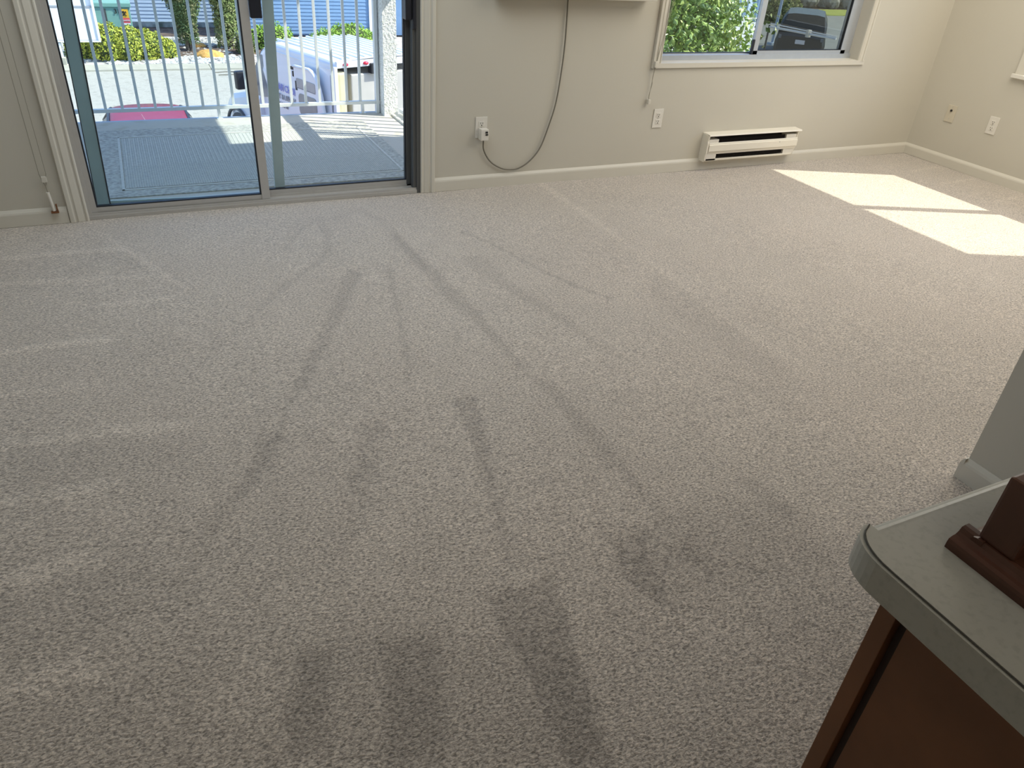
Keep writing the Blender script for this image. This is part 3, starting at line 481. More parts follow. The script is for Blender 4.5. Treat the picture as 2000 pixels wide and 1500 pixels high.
# wall air conditioner whose underside just enters the frame, with its plug and cord
ac = thing('air_conditioner', 'pale boxy wall unit at the top edge between door and window', 'air conditioner', (2.28, YW-.05, 1.036))
obj('housing', B((1.80, 2.78, YW-.10, YW, 1.027, 1.42)), 'plastic', ac, bevel=.008)
for i in range(7): obj('louver', B((1.86, 2.72, YW-.112, YW-.098, 1.10+i*.04, 1.125+i*.04)), 'plastic', ac)
cd = thing('power_cord', 'grey power cord looping down from the wall unit to the left outlet plug', 'cord', (1.768, YW-.02, .33))
obj('plug', B((1.742, 1.790, YW-.052, YW-.009, .288, .352)), 'plastic', cd, bevel=.005)
pb = obj('test_button', B((1.768, 1.783, YW-.0545, YW-.051, .330, .340), (1.770, 1.785, YW-.0545, YW-.051, .318, .326)), 'ink', cd)
pts = [(1.767, .292), (1.779, .225), (1.822, .158), (1.884, .117), (1.942, .100), (2.011, .103), (2.086, .144), (2.149, .22), (2.195, .347), (2.229, .477), (2.246, .646), (2.252, .782), (2.25, .914), (2.245, 1.024)]
bm = bmesh.new(); tube(bm, spline([(a, YW-(.030 if i == 0 else .014), b) for i, (a, b) in enumerate(pts)], 6), .0042, 8)
obj('cable', bm, 'cord', cd, smooth=True)

# blind pull cord with cleat left of the back window
bc = thing('blind_cord', 'beaded blind pull cord with cleat hanging left of the back window', 'blind cord', (2.88, YW-.02, .46))
bm = bmesh.new(); tube(bm, spline([(2.955, YW-.022, 1.10), (2.925, YW-.022, .90), (2.890, YW-.024, .68), (2.886, YW-.018, .60), (2.892, YW-.014, .56), (2.880, YW-.016, .50), (2.882, YW-.016, .472)], 6), .0016, 6)
tube(bm, spline([(2.965, YW-.022, 1.10), (2.930, YW-.022, .88), (2.893, YW-.024, .68), (2.889, YW-.015, .585), (2.883, YW-.018, .52), (2.884, YW-.016, .472)], 6), .0012, 6)
obj('cord', bm, 'cord_pale', bc)
obj('cleat', B((2.880, 2.902, YW-.034, YW-.012, .662, .697)), 'trim', bc, bevel=.004)
obj('tassel', B((2.874, 2.892, YW-.030, YW-.006, .448, .476)), 'trim', bc, bevel=.004)
# blind loop cord left of the patio door
lc = thing('blind_cord', 'looped vertical-blind cord with weighted tensioner left of the patio door', 'blind cord', (-.45, YW-.02, .06))
bm = bmesh.new(); tube(bm, [(-.470, YW-.02, 1.3), (-.468, YW-.02, .24)], .0016, 6); tube(bm, [(-.442, YW-.02, 1.3), (-.440, YW-.02, .24)], .0013, 6)
tube(bm, spline([(-.468, YW-.02, .245), (-.462, YW-.02, .215), (-.455, YW-.02, .19), (-.452, YW-.02, .155)], 5), .0022, 6); tube(bm, spline([(-.440, YW-.02, .245), (-.446, YW-.02, .215), (-.452, YW-.02, .19)], 5), .0016, 6)
obj('cord', bm, 'cord_pale', lc)
obj('guide', B((-.464, -.442, YW-.026, YW-.014, .205, .232)), 'trim', lc, bevel=.002)
bm = bmesh.new(); cyl(bm, (-.453, YW-.024, .158), (-.446, YW-.024, .068), .0075, 12); obj('weight', bm, 'plastic', lc, smooth=False)
obj('bracket', B((-.460, -.428, YW-.034, YW-.013, .058, .066), (-.436, -.430, YW-.030, YW-.013, .066, .098)), 'brown', lc, bevel=.001)

# ------------------------------------------------------------------ wall heater
ht = thing('wall_heater', 'cream electric wall heater with dark slots low under the back window', 'heater', (3.78, YW, .067))
hx0, hx1 = 3.378, 4.165
def hp(pts, a, b):
    bm = bmesh.new(); prism(bm, [(a, YW-d, z) for d, z in pts], (b-a, 0, 0)); return bm
obj('hood', hp([(0, .249), (.070, .246), (.075, .238), (.072, .236), (.066, .241), (0, .244)], hx0, hx1+.02), 'heater', ht)
obj('front_panel', hp([(.058, .190), (.066, .193), (.068, .188), (.068, .182), (.074, .178), (.074, .138), (.068, .132), (.064, .117), (.058, .117)], hx0+.012, hx1), 'heater', ht)
obj('bottom_lip', hp([(0, .070), (.060, .070), (.064, .076), (.064, .086), (.058, .086), (.058, .076), (0, .076)], hx0, hx1-.02), 'heater', ht)
obj('back_plate', B((hx0, hx1, YW-.006, YW, .067, .243)), 'heater_dark', ht)
obj('element', B((hx0+.09, hx1-.10, YW-.045, YW-.006, .092, .200)), 'heater_dark', ht)
bm = bmesh.new()
for i in range(60):
    x = hx0+.10+i*(hx1-hx0-.21)/59; box(bm, x, x+.0012, YW-.054, YW-.045, .09, .215)
obj('fins', bm, 'heater_dark', ht)['kind'] = 'stuff'
endp = [(0, .067), (.058, .067), (.066, .112), (.070, .130), (.070, .188), (.066, .205), (.071, .238), (0, .247)]
obj('end_cap', hp(endp, hx0-.004, hx0+.006), 'heater', ht); obj('end_cap', hp([(0, .067), (.05, .067), (.058, .112), (.060, .20), (.068, .235), (0, .243)], hx1-.006, hx1+.002), 'heater', ht)
obj('junction_box', B((hx0+.006, hx0+.09, YW-.064, YW-.006, .074, .214)), 'plastic', ht, bevel=.002)
obj('junction_box', B((hx1-.10, hx1-.008, YW-.060, YW-.006, .078, .216)), 'plastic', ht, bevel=.002)
bm = bmesh.new(); cyl(bm, (4.00, YW-.073, .172), (4.00, YW-.076, .172), .0035, 10); obj('screw', bm, 'alu', ht)

# ------------------------------------------------------------------ counter peninsula
CT, CB = .910, .872
def counter_outline(off=0, ins=0):
    x0, y1, r = .572+off, .345-ins, .052
    pts = [(1.75, y1), (x0+r*.62, y1-.002)]
    for i in range(1, 9):
        t = math.pi/2*i/9; pts.append((x0+r*.62*(1-math.sin(t)), y1-.004-r*(1-math.cos(t))))
    pts += [(x0, y1-r-.01), (x0, -1.2), (1.75, -1.2)]
    return pts
ct = thing('countertop', 'pale grey laminate peninsula countertop with rounded corner and lit edge', 'countertop', (1.1, -.4, CB))
def clipy(pts, ym): return [(1.75, ym), (.606, ym)]+pts[1:]
bm = bmesh.new(); prism(bm, [(x, y, CT-.006) for x, y in clipy(counter_outline(.0015, .0), .333)], (0, 0, .006)); prism(bm, [(x, y, CT-.030) for x, y in clipy(counter_outline(.006, .004), .330)], (0, 0, .022))
obj('top_sheet', bm, 'counter', ct)
bm = bmesh.new(); prism(bm, [(.606, .330, CT-.026), (.606, .330, CT)]+[(.606, .333+.012*math.sin(t), CT-.012+.012*math.cos(t)) for t in [math.pi*i/10 for i in range(11)]], (1.144, 0, 0)); obj('rolled_edge', bm, 'counter', ct, smooth=False)
o_, i_ = counter_outline(-.004, -.003), counter_outline(.004, .004)
bm = bmesh.new()
A = [(x, y) for x, y in o_[1:-1]]; Bq = [(x, y) for x, y in i_[1:-1]]
for k in range(len(A)-1):
    q = [A[k], A[k+1], Bq[k+1], Bq[k]]
    prism(bm, [(x, y, CB) for x, y in q], (0, 0, CT-CB-.0012))
obj('edge_band', bm, 'counter', ct)
bm = bmesh.new(); P3 = counter_outline(-.0002, 0)[1:-1]
tube(bm, [(x, y, CT+.0002) for x, y in P3], .0009, 6); obj('edge_seam', bm, 'seam', ct)
cab = thing('base_cabinet', 'dark reddish-brown base cabinet under the peninsula countertop', 'cabinet', (1.1, -.4, 0))
obj('corner_stile', B((.590, .612, .272, .292, .0, CB)), 'brown', cab, bevel=.001)
obj('end_panel', B((.597, .612, -1.15, .262, 0, CB)), 'brown', cab)
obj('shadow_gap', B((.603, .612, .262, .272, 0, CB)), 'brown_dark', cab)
obj('back_panel', B((.612, 1.72, .280, .292, .0, CB)), 'brown', cab)
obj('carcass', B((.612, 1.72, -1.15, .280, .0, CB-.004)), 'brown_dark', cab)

# dark wooden stand on the counter
st = thing('wooden_stand', 'dark walnut tabletop stand with moulded base on the grey countertop', 'stand', (.80, .16, CT))
OG = [(0, 0), (0, .007), (.001, .011), (.005, .013), (.009, .014), (.012, .017), (.014, .022), (.018, .023), (.024, .023), (.024, 0)]
def base_side(p, q, n):
    bm = bmesh.new(); p, q, n = Vector(p), Vector(q), Vector(n); prism(bm, [p+n*a+Vector((0, 0, b)) for a, b in OG], q-p); return bm
sx0, sx1, sy0, sy1 = .652, .84, -.12, .291
obj('base_moulding', base_side((sx0, sy0, CT), (sx0, sy1-.0, CT), (1, 0, 0)), 'stand', st)
obj('base_moulding', base_side((sx0+.012, sy1, CT), (sx1, sy1, CT), (0, -1, 0)), 'stand', st)
obj('base_board', B((sx0+.018, sx1, sy0, sy1-.018, CT, CT+.0235)), 'stand', st)
obj('upright', B((.667, .80, .238, .275, CT+.023, CT+.099)), 'stand', st, bevel=.003)
obj('void_board', B((.705, .715, -.06, .238, CT+.0235, CT+.085)), 'hole', st)  # black board standing in for the dark of the open cavity
obj('upright', B((.667, .80, -.10, -.063, CT+.023, CT+.094)), 'stand', st, bevel=.003)
# ------------------------------------------------------------------ balcony
ZD = -.06
struct('balcony_deck', B((-2.3, 1.86, YW+T, 6.20, ZD-.2, ZD), (1.85, 2.12, YW+T, 6.20, ZD-.2, ZD-.02)), 'deck')
struct('trim_4', B((-2.3, 1.86, 6.20, 6.24, ZD-.22, ZD-.004)), 'siding')
struct('balcony_ceiling', B((-2.4, 2.65, YW+T, 6.45, 2.40, 2.55)), 'wall_ext')
struct('roof_eave', B((2.65, 7.4, YW+T, 4.52, 2.40, 2.55)), 'wall_ext')
struct('wall_outside', B((XL-1, XR+.4, YW+T-.01, YW+T, -2.8, ZD-.2)), 'siding_blue')
# woven outdoor mat
def mat_rug():
    m = bpy.data.materials.new('ribbed_outdoor_mat'); m.use_nodes = True; n = m.node_tree; b = n.nodes['Principled BSDF']; N, Lk = n.nodes.new, n.links.new
    tc = N('ShaderNodeTexCoord'); b.inputs['Roughness'].default_value = .95
    w = N('ShaderNodeTexWave'); w.inputs['Scale'].default_value = 24; w.inputs['Distortion'].default_value = .6; w.bands_direction = 'X'; Lk(tc.outputs['Object'], w.inputs[0])
    w2 = N('ShaderNodeTexWave'); w2.inputs['Scale'].default_value = 22; w2.bands_direction = 'Y'; w2.inputs['Distortion'].default_value = .8; Lk(tc.outputs['Object'], w2.inputs[0])
    mx = N('ShaderNodeMath'); mx.operation = 'MULTIPLY'; Lk(w.outputs['Fac'], mx.inputs[0]); Lk(w2.outputs['Fac'], mx.inputs[1])
    nz = N('ShaderNodeTexNoise'); nz.inputs['Scale'].default_value = 60; nz.inputs['Detail'].default_value = 3; Lk(tc.outputs['Object'], nz.inputs[0])
    ad = N('ShaderNodeMath'); ad.operation = 'ADD'; Lk(mx.outputs[0], ad.inputs[0]); Lk(nz.outputs[0], ad.inputs[1])
    c = N('ShaderNodeMix'); c.data_type = 'RGBA'; c.inputs[6].default_value = (.34, .345, .33, 1); c.inputs[7].default_value = (.60, .60, .56, 1)
    r = N('ShaderNodeMapRange'); r.inputs[1].default_value = .3; r.inputs[2].default_value = 1.3; Lk(ad.outputs[0], r.inputs[0]); Lk(r.outputs[0], c.inputs[0]); Lk(c.outputs[2], b.inputs['Base Color'])
    bu = N('ShaderNodeBump'); bu.inputs['Strength'].default_value = .7; bu.inputs['Distance'].default_value = .004; Lk(ad.outputs[0], bu.inputs['Height']); Lk(bu.outputs[0], b.inputs['Normal'])
    return m
MT['rug'] = mat_rug(); MT['rug_flat'] = mat('mat_border', (.43, .43, .40), .95, noise=(45, .38), bump=(120, .6, .004)); MT['rug_line'] = mat('mat_ridge', (.58, .58, .55), .9, noise=(30, .1))
rg = thing('outdoor_mat', 'large grey ribbed outdoor mat covering the balcony deck', 'mat', (.65, 5.2, ZD))
a0, a1, b0, b1 = -.30, 1.575, 4.49, 5.93
obj('border', B((a0, a1, b0, b1, ZD, ZD+.007)), 'rug_flat', rg, bevel=.002)
obj('ribbed_field', B((-.14, 1.47, 4.63, 5.70, ZD+.006, ZD+.0095)), 'rug', rg)
for q in ((-.16, -.145, 4.60, 5.73), (1.475, 1.49, 4.60, 5.73), (-.16, 1.49, 5.715, 5.73), (-.16, 1.49, 4.60, 4.615)):
    obj('ridge', B((*q, ZD+.006, ZD+.010)), 'rug_line', rg, bevel=.001)
bm = bmesh.new()
for i in range(60):
    x = -.12+i*.0265; box(bm, x, x+.005, 5.05, 5.69, ZD+.0090, ZD+.0100)
obj('ribs', bm, 'rug_line', rg)['kind'] = 'stuff'
# front railing
fr = thing('balcony_railing', 'white front balcony railing with vertical balusters facing the street', 'railing', (.7, 6.15, ZD))
obj('bottom_rail', B((-1.6, 1.80, 6.155, 6.190, .012, .036)), 'rail', fr, bevel=.002)
obj('top_rail', B((-1.6, 1.80, 6.145, 6.200, 1.03, 1.07)), 'rail', fr, bevel=.002)
bars = [(-.422-.1085*(k+1)) for k in range(9)]+[-.422+.1083*k for k in range(21)]
bm0 = bmesh.new(); box(bm0, -.0095, .0095, -.0095, .0095, 0, 1.0); bmesh.ops.bevel(bm0, geom=list(bm0.edges), offset=.001, segments=1, affect='EDGES')
bal = bpy.data.meshes.new('baluster'); bm0.to_mesh(bal); bm0.free(); bal.materials.append(MT['rail'])
def baluster(par, x, y, z=.034):
    o = bpy.data.objects.new('baluster', bal); C.objects.link(o); o.parent = par; o.location = Vector((x, y, z))-par.location
for x in bars:
    if x < 1.74: baluster(fr, x, 6.172)
for x in (-1.05, .549, 1.65):
    bm = B((x-.010, x+.010, 6.155, 6.185, ZD, .014)); box(bm, x-.022, x+.022, 6.145, 6.195, ZD, ZD+.006); obj('support_foot', bm, 'rail', fr)
obj('end_post', B((1.760, 1.785, 6.145, 6.195, ZD, 1.07)), 'rail', fr, bevel=.002)
# corner column, side curb and side railing
struct('balcony_column', B((1.795, 1.905, 6.04, 6.25, ZD-.2, 2.40)), 'wall_ext')
struct('balcony_curb', B((1.855, 2.12, YW+T, 6.04, ZD-.02, ZD+.015)), 'curb')
sr = thing('balcony_railing', 'white side balcony railing on the low cream curb right of the stucco column', 'railing', (1.93, 5.2, ZD+.015))
obj('bottom_rail', B((1.912, 1.948, YW+T, 6.03, -.028, .0)), 'rail', sr, bevel=.002)
obj('top_rail', B((1.88, 1.98, YW+T, 6.03, .91, .95)), 'rail', sr, bevel=.002)
for k in range(17): baluster(sr, 1.93, 5.93-.112*k, -.085)
for y in (5.31, 4.35): obj('post', B((1.91, 1.95, y-.018, y+.018, ZD+.015, .92)), 'rail', sr, bevel=.002)

# ------------------------------------------------------------------ street and ground
G = -2.8
struct('ground', B((-60, 90, YW+T, 120, G-.3, G-.06)), 'soil')
struct('street', B((-40, 60, YW+T+.02, 22.95, G-.06, G)), 'asphalt')
kb = thing('kerb', 'pale concrete kerb along the far side of the street', 'kerb', (2, 23.3, G))
x = -14.0; k = 0
while x < 19:
    obj('kerb_stone', B((x+.006, x+1.994, 22.95, 23.65, G-.05, G+.045)), 'concrete', kb, bevel=.012); x += 2.0
struct('planting_bed', B((-14, 22, 23.65, 28.4, G-.05, G+.02)), 'gravel')
struct('mulch_bed', B((1.2, 4.2, 24.9, 26.6, G, G+.045)), 'soil')
def pebbles():
    g = np.random.default_rng(3); n = 5200
    base = bmesh.new(); bmesh.ops.create_icosphere(base, subdivisions=1, radius=1); bv = np.array([v.co[:] for v in base.verts]); bf = np.array([[v.index for v in f.verts] for f in base.faces]); base.free()
    px = g.uniform(-3.0, 3.6, n); py = 23.70+g.random(n)**1.3*4.4; s = g.uniform(.025, .065, n)
    keep = ~((px < -.5) & (py < 24.2)) & ~((px > 1.2) & (py > 24.85) & (py < 26.6) & (g.random(n) < .85)); px, py, s = px[keep], py[keep], s[keep]; n = len(px)
    sc = np.stack([s*g.uniform(.8, 1.4, n), s*g.uniform(.8, 1.4, n), s*g.uniform(.5, .8, n)], 1)
    V = bv[None]*sc[:, None]*(1+g.uniform(-.15, .15, (n, len(bv), 1)))+np.stack([px, py, np.full(n, G+.03)], 1)[:, None]
    F = bf[None]+(np.arange(n)*len(bv))[:, None, None]
    me = bpy.data.meshes.new('gravel_stones'); me.from_pydata(V.reshape(-1, 3).tolist(), [], F.reshape(-1, 3).tolist()); return me
tag(obj('gravel_stones', pebbles(), 'gravel'), 'pale gravel stones spread along the kerb around the hedge', 'gravel', kind='stuff')

def shrub(name, label, cat, blobs, leaf, lm, core, n_per, seed, asp=.6, group=None, stem=None):
    c0 = blobs[0][0]; t = thing(name, label, cat, (c0[0], c0[1], G), group)
    bm = bmesh.new()
    for k, (c, r) in enumerate(blobs): ico(bm, c, 1, 3, tuple(q*.88 for q in r), .10, seed+k)
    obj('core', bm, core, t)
    Ps, Ns = [], []
    for k, (c, r) in enumerate(blobs):
        p, d = blob_points(c, r, int(n_per*r[0]*r[2]*(1 if r[1] < 1.2 else 1.2)), seed+k, -.7); Ps.append(p); Ns.append(d)
    P = np.concatenate(Ps); N_ = np.concatenate(Ns); ok = P[:, 2] > G+.05; P, N_ = P[ok], N_[ok]
    me = leaf_mesh('leaves', P-np.array(t.location), N_, leaf, asp, seed)
    o = obj('leaves', me, lm, t); o['kind'] = 'stuff'
    return t
shrub('hedge', 'clipped yellow-green hedge beside the white mailbox cabinet across the street', 'hedge',
      [((-.95, 25.0, G+.22), (.55, .7, .46)), ((-.45, 24.75, G+.32), (.55, .75, .56)), ((.10, 24.7, G+.30), (.55, .75, .50)), ((.60, 24.8, G+.27), (.50, .7, .44)), ((1.0, 24.95, G+.18), (.36, .55, .32))],
      .075, 'hedge', 'hedge_core', 9000, 11)
shrub('round_shrub', 'dome-shaped lime-green shrub behind the van roof, left of the pair', 'shrub', [((4.22, 26.3, G+.10), (.70, .7, .62)), ((3.85, 26.5, G+.05), (.5, .6, .5))], .08, 'dome', 'hedge_core', 5000, 31)
shrub('round_shrub', 'wider dome-shaped lime-green shrub beside the stucco column, behind the van', 'shrub', [((6.02, 26.3, G+.05), (.66, .7, .50)), ((6.75, 26.4, G+.12), (.80, .8, .60)), ((7.3, 26.5, G+.05), (.45, .7, .48))], .08, 'dome', 'hedge_core', 5000, 41)
def tall_shrub(name, label, cx, cy, rx, ry, h, lm, seed, z0, n=7000, lf=.09, pmin=.5):
    t = thing(name, label, 'tree', (cx, cy, G))
    bm = bmesh.new(); rr = random.Random(seed)
    for k in range(7):
        a = rr.uniform(0, 6.28); q = rr.uniform(.3, .8); tube(bm, spline([(cx+.05*math.cos(a), cy+.05*math.sin(a), G), (cx+rx*.3*q*math.cos(a), cy+ry*.3*q*math.sin(a), G+h*.3), (cx+rx*.6*q*math.cos(a), cy+ry*.6*q*math.sin(a), G+h*.75)], 4), .05, 6)
    obj('trunk', bm, 'bark', t)
    g = np.random.default_rng(seed); zz = z0+(h-z0)*g.random(n)**.8; a = g.uniform(0, 2*math.pi, n)
    pr = np.clip((zz-z0+.25)/(.55*h), pmin, 1)*np.where(zz > h*.8, np.sqrt(np.clip((h-zz)/(h*.2), .02, 1)), 1); rad = g.uniform(.62, 1.02, n)*pr
    P = np.stack([rx*rad*np.cos(a), ry*rad*np.sin(a), zz], 1); N_ = np.stack([np.cos(a), np.sin(a), np.full(n, .2)], 1)
    o = obj('foliage', leaf_mesh('foliage', P, N_, lf, .4, seed, .7), lm, t); o['kind'] = 'stuff'
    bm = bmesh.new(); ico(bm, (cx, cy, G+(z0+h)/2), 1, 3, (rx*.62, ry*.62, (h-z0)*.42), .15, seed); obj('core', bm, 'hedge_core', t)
tall_shrub('cedar', 'tall dark cedar with stringy bark rising beside the yellow-green hedge', 1.72, 25.7, .62, .6, 3.0, 'cedar', 51, .25)
tall_shrub('cypress', 'tall olive cypress with sunlit right side behind the orange rock', 2.95, 26.3, .52, .55, 3.1, 'shrub', 61, .05, 8000, pmin=.78)
shrub('low_shrub', 'small dark evergreen shrub at the foot of the olive cypress', 'shrub', [((3.25, 25.2, G+.20), (.26, .3, .40))], .07, 'cedar', 'hedge_core', 14000, 71)
bm = bmesh.new(); ico(bm, (2.18, 24.75, G+.02), 1, 3, (.40, .34, .20), .14, 5); tag(obj('garden_rock', bm, 'rock', smooth=True), 'flat orange-brown rock lying in the gravel by the kerb', 'rock')
bm = bmesh.new(); ico(bm, (1.98, 26.4, G+.06), 1, 2, (.28, .2, .10), .25, 9); tag(obj('garden_rock', bm, 'rock'), 'smaller reddish rock behind the flat orange rock, half in shade', 'rock')
bm = bmesh.new(); tube(bm, spline([(2.05, 22.55, G+.012), (2.45, 22.62, G+.012), (2.62, 22.45, G+.012), (2.5, 22.25, G+.012), (2.1, 22.2, G+.012)], 6), .012, 6); tag(obj('hose_end', bm, 'cord'), 'short curved grey hose lying on the street near the kerb', 'hose')

# white mailbox cabinet on a plinth
mb = thing('mailbox_cabinet', 'large white framed community mailbox cabinet on a concrete plinth', 'mailbox', (-1.2, 24.05, G))
obj('plinth', B((-1.95, -1.46, 23.72, 24.15, G, G+.20)), 'concrete', mb, bevel=.01)
obj('pedestal', B((-1.90, -1.50, 23.80, 24.10, G+.20, G+.54)), 'white', mb)
obj('body', B((-2.60, -.55, 23.82, 24.15, G+.57, G+1.9)), 'white', mb, bevel=.01)
for a, b in ((-2.5, -1.86), (-1.84, -1.10), (-1.04, -.66)): obj('door_panel', B((a, b, 23.795, 23.82, G+.62, G+1.36)), 'white', mb, bevel=.006)
obj('rim', B((-2.6, -.55, 23.77, 23.82, G+.57, G+.605), (-.60, -.55, 23.77, 23.82, G+.605, G+1.9)), 'white', mb)
obj('shadow_gap', B((-2.6, -.60, 23.79, 23.821, G+1.375, G+1.42), (-1.095, -1.045, 23.80, 23.821, G+.62, G+1.37)), 'white_shade', mb)  # solid strips with the shade between panels put into their colour
# green transformer box with stickers
tb = thing('transformer_box', 'green utility transformer box with yellow warning sticker behind the hedge', 'utility box', (-.15, 27.4, G))
obj('cabinet', B((-.78, .32, 27.0, 27.9, G, G+1.02)), 'green_box', tb, bevel=.02)
obj('lid', B((-.82, .36, 26.96, 27.94, G+1.02, G+1.14)), 'green_box', tb, bevel=.02)
obj('door_seam', B((-.38, -.33, 26.988, 27.002, G+.08, G+.98)), 'alu_dark', tb)
obj('sticker', B((.02, .26, 26.985, 27.0, G+.74, G+.98)), 'yellow', tb)
obj('sticker', B((.06, .27, 26.985, 27.0, G+.60, G+.74)), 'red', tb)
obj('sticker', B((.08, .27, 26.985, 27.0, G+.55, G+.60)), 'white', tb)
bm = bmesh.new(); cyl(bm, (.14, 26.986, G+.86), (.14, 26.980, G+.86), .095, 20); obj('disc', bm, 'yellow', tb)
def mtext(s, size, parent, loc, m, rot=(math.pi/2, 0, 0), name='lettering', align='LEFT'):
    me = text_mesh(s, size, .003, align); o = obj(name, me, m, parent); o.location = Vector(loc)-worg(parent); o.rotation_euler = rot; return o
obj('pictogram', B((.125, .15, 26.974, 26.979, G+.80, G+.93), (.07, .21, 26.974, 26.979, G+.87, G+.89)), 'ink', tb).rotation_euler = (0, 0, 0)
mtext('X', .17, tb, (.085, 26.972, G+.80), 'ink')
mtext('DANGER', .05, tb, (.066, 26.98, G+.655), 'white')
mtext('31', .17, tb, (-.12, 26.98, G+.92-.06), 'ink')

# neighbouring houses with lapped siding
def siding_wall(name, label, x0, x1, y, z0, z1, pitch, m, dep=5):
    t = thing(name, label, 'building', ((x0+x1)/2, y, G))
    obj('wall', B((x0, x1, y, y+dep, G, z1)), m, t)
    bm = bmesh.new(); z = z0
    while z < z1:
        prism(bm, [(x0, y, z), (x0, y-.021, z), (x0, y-.003, z+pitch), (x0, y, z+pitch)], (x1-x0, 0, 0)); z += pitch
    o = obj('siding', bm, m, t); o['kind'] = 'stuff'
    return t
h1 = siding_wall('house', 'pale grey-white lapped-siding house behind the green transformer box', -12, 3.2, 31.0, G+.12, 2.2, .115, 'siding')
obj('foundation', B((-12, 3.2, 30.92, 31.0, G-.05, G+.12)), 'rock_grey', h1)
h2 = siding_wall('house', 'blue lapped-siding house behind the lime-green round shrubs', 3.3, 8.15, 28.9, G+.05, 2.2, .115, 'siding_blue', .35)
obj('corner_board', B((8.10, 8.24, 28.84, 29.0, G, 2.2)), 'white', h2)
obj('downspout', B((8.36, 8.46, 28.80, 28.9, G, 2.2)), 'carport', h2)
obj('wall', B((8.24, 11.5, 28.98, 29.3, G, 2.2)), 'siding_blue', h2)

# ------------------------------------------------------------------ red car just beyond the deck edge
car = thing('parked_car', 'crimson car parked below the balcony, only its roof showing', 'car', (0.02, 11.4, G))
CX = .12
def loft(bm, secs, cap=True):
    prev = None
    for s in secs:
        r = [bm.verts.new(p) for p in s]
        if prev:
            for i in range(len(r)): bm.faces.new((prev[i], prev[(i+1) % len(r)], r[(i+1) % len(r)], r[i]))
        elif cap: bm.faces.new(r[::-1])
        prev = r
    if cap: bm.faces.new(prev)
def sec(y, w, ztop, zbot, wtop, n=14, crown=.05):
    """cross-section ring of a car at length y"""
    p = [(-w, y, zbot), (-w, y, zbot+(ztop-zbot)*.15)]
    p += [(-wtop*math.cos(t)*1.0 if abs(math.cos(t)) > 0 else 0, y, ztop-crown+crown*math.sin(t)) for t in [math.pi*i/n for i in range(n+1)]]
    p += [(w, y, zbot+(ztop-zbot)*.15), (w, y, zbot)]
    return [(a+CX, b, c) for a, b, c in p]
bm = bmesh.new()
loft(bm, [sec(9.05, .70, G+.62, G+.3, .60), sec(9.2, .84, G+.86, G+.22, .70), sec(9.7, .87, G+.96, G+.2, .78), sec(10.3, .88, G+1.0, G+.2, .82), sec(12.9, .88, G+.98, G+.2, .82), sec(13.4, .86, G+.94, G+.2, .78), sec(13.9, .80, G+.80, G+.22, .66), sec(14.0, .66, G+.6, G+.3, .56)])
obj('body', bm, 'car', car, smooth=True)
bm = bmesh.new()
loft(bm, [sec(10.05, .76, G+1.30, G+.98, .54), sec(10.35, .79, G+1.40, G+.97, .48), sec(11.2, .80, G+1.47, G+.97, .49), sec(12.2, .80, G+1.46, G+.97, .48), sec(12.75, .78, G+1.40, G+.97, .46), sec(13.15, .74, G+1.20, G+.97, .58)])
obj('cabin_glass', bm, 'window', car, smooth=True)
def roof_strip(y, w, z, cr=.05, th=.012): return [(CX-w*math.cos(t), y, z+cr*math.sin(t)-.0) for t in [math.pi*i/12 for i in range(13)]]+[(CX+w*.9*math.cos(t), y, z-th+cr*.9*math.sin(t)) for t in [math.pi*i/12 for i in range(13)]]
bm = bmesh.new(); loft(bm, [roof_strip(10.30, .475, G+1.345), roof_strip(10.6, .495, G+1.405), roof_strip(11.2, .505, G+1.435), roof_strip(12.2, .495, G+1.425), roof_strip(12.78, .47, G+1.362)]); obj('roof', bm, 'car', car, smooth=True)
for sg in (-1, 1):
    bm = bmesh.new(); tube(bm, spline([(CX+sg*.54, 10.05, G+1.27), (CX+sg*.515, 10.5, G+1.40), (CX+sg*.52, 11.3, G+1.425), (CX+sg*.505, 12.3, G+1.41), (CX+sg*.48, 12.85, G+1.34), (CX+sg*.62, 13.3, G+1.08)], 5), .022, 8); obj('roof_trim', bm, 'black', car, smooth=True)
    for yy in (9.9, 12.95):
        bm = bmesh.new(); cyl(bm, (CX+sg*.70, yy, G+.31), (CX+sg*.89, yy, G+.31), .31, 24); obj('wheel', bm, 'tyre', car, smooth=False)
bm = bmesh.new(); box(bm, .09, .15, 10.72, 10.86, G+1.482, G+1.505); cyl(bm, (.12, 10.78, G+1.50), (.03, 10.2, G+1.86), .005, 6, .002); obj('antenna', bm, 'white', car)

# ------------------------------------------------------------------ white service van (its own frame: x forward, y to its left, z up)
van = thing('service_van', 'white service van with ribbed roof, side lettering and open rear doors', 'van', (2.75, 11.80, G))
van.rotation_euler = (0, 0, math.atan2(.949, -.316))
def ring(x, w, zt, zb=.35, r=.09, inn=.04):
    """van cross-section, left side at y=0, right side at y=-1.85; w shrinks both sides"""
    yl, yr = -w, -1.85+w
    p = [(x, yl, zb), (x, yl, 1.25), (x, yl-inn*.3, 1.62 if zt > 1.7 else min(1.3, zt-.02)), (x, yl-inn, zt-r)]
    for i in range(1, 5):
        t = math.pi/2*i/5; p.append((x, yl-inn-r*(1-math.cos(t)), zt-r+r*math.sin(t)))
    p.append((x, yl-inn-r-.1, zt+.012)); p.append((x, (yl+yr)/2, zt+.03)); p.append((x, yr+inn+r+.1, zt+.012))
    for i in range(4, 0, -1):
        t = math.pi/2*i/5; p.append((x, yr+inn+r*(1-math.cos(t)), zt-r+r*math.sin(t)))
    p += [(x, yr+inn, zt-r), (x, yr+inn*.3, 1.62 if zt > 1.7 else min(1.3, zt-.02)), (x, yr, 1.25), (x, yr, zb)]
    return p
bm = bmesh.new()
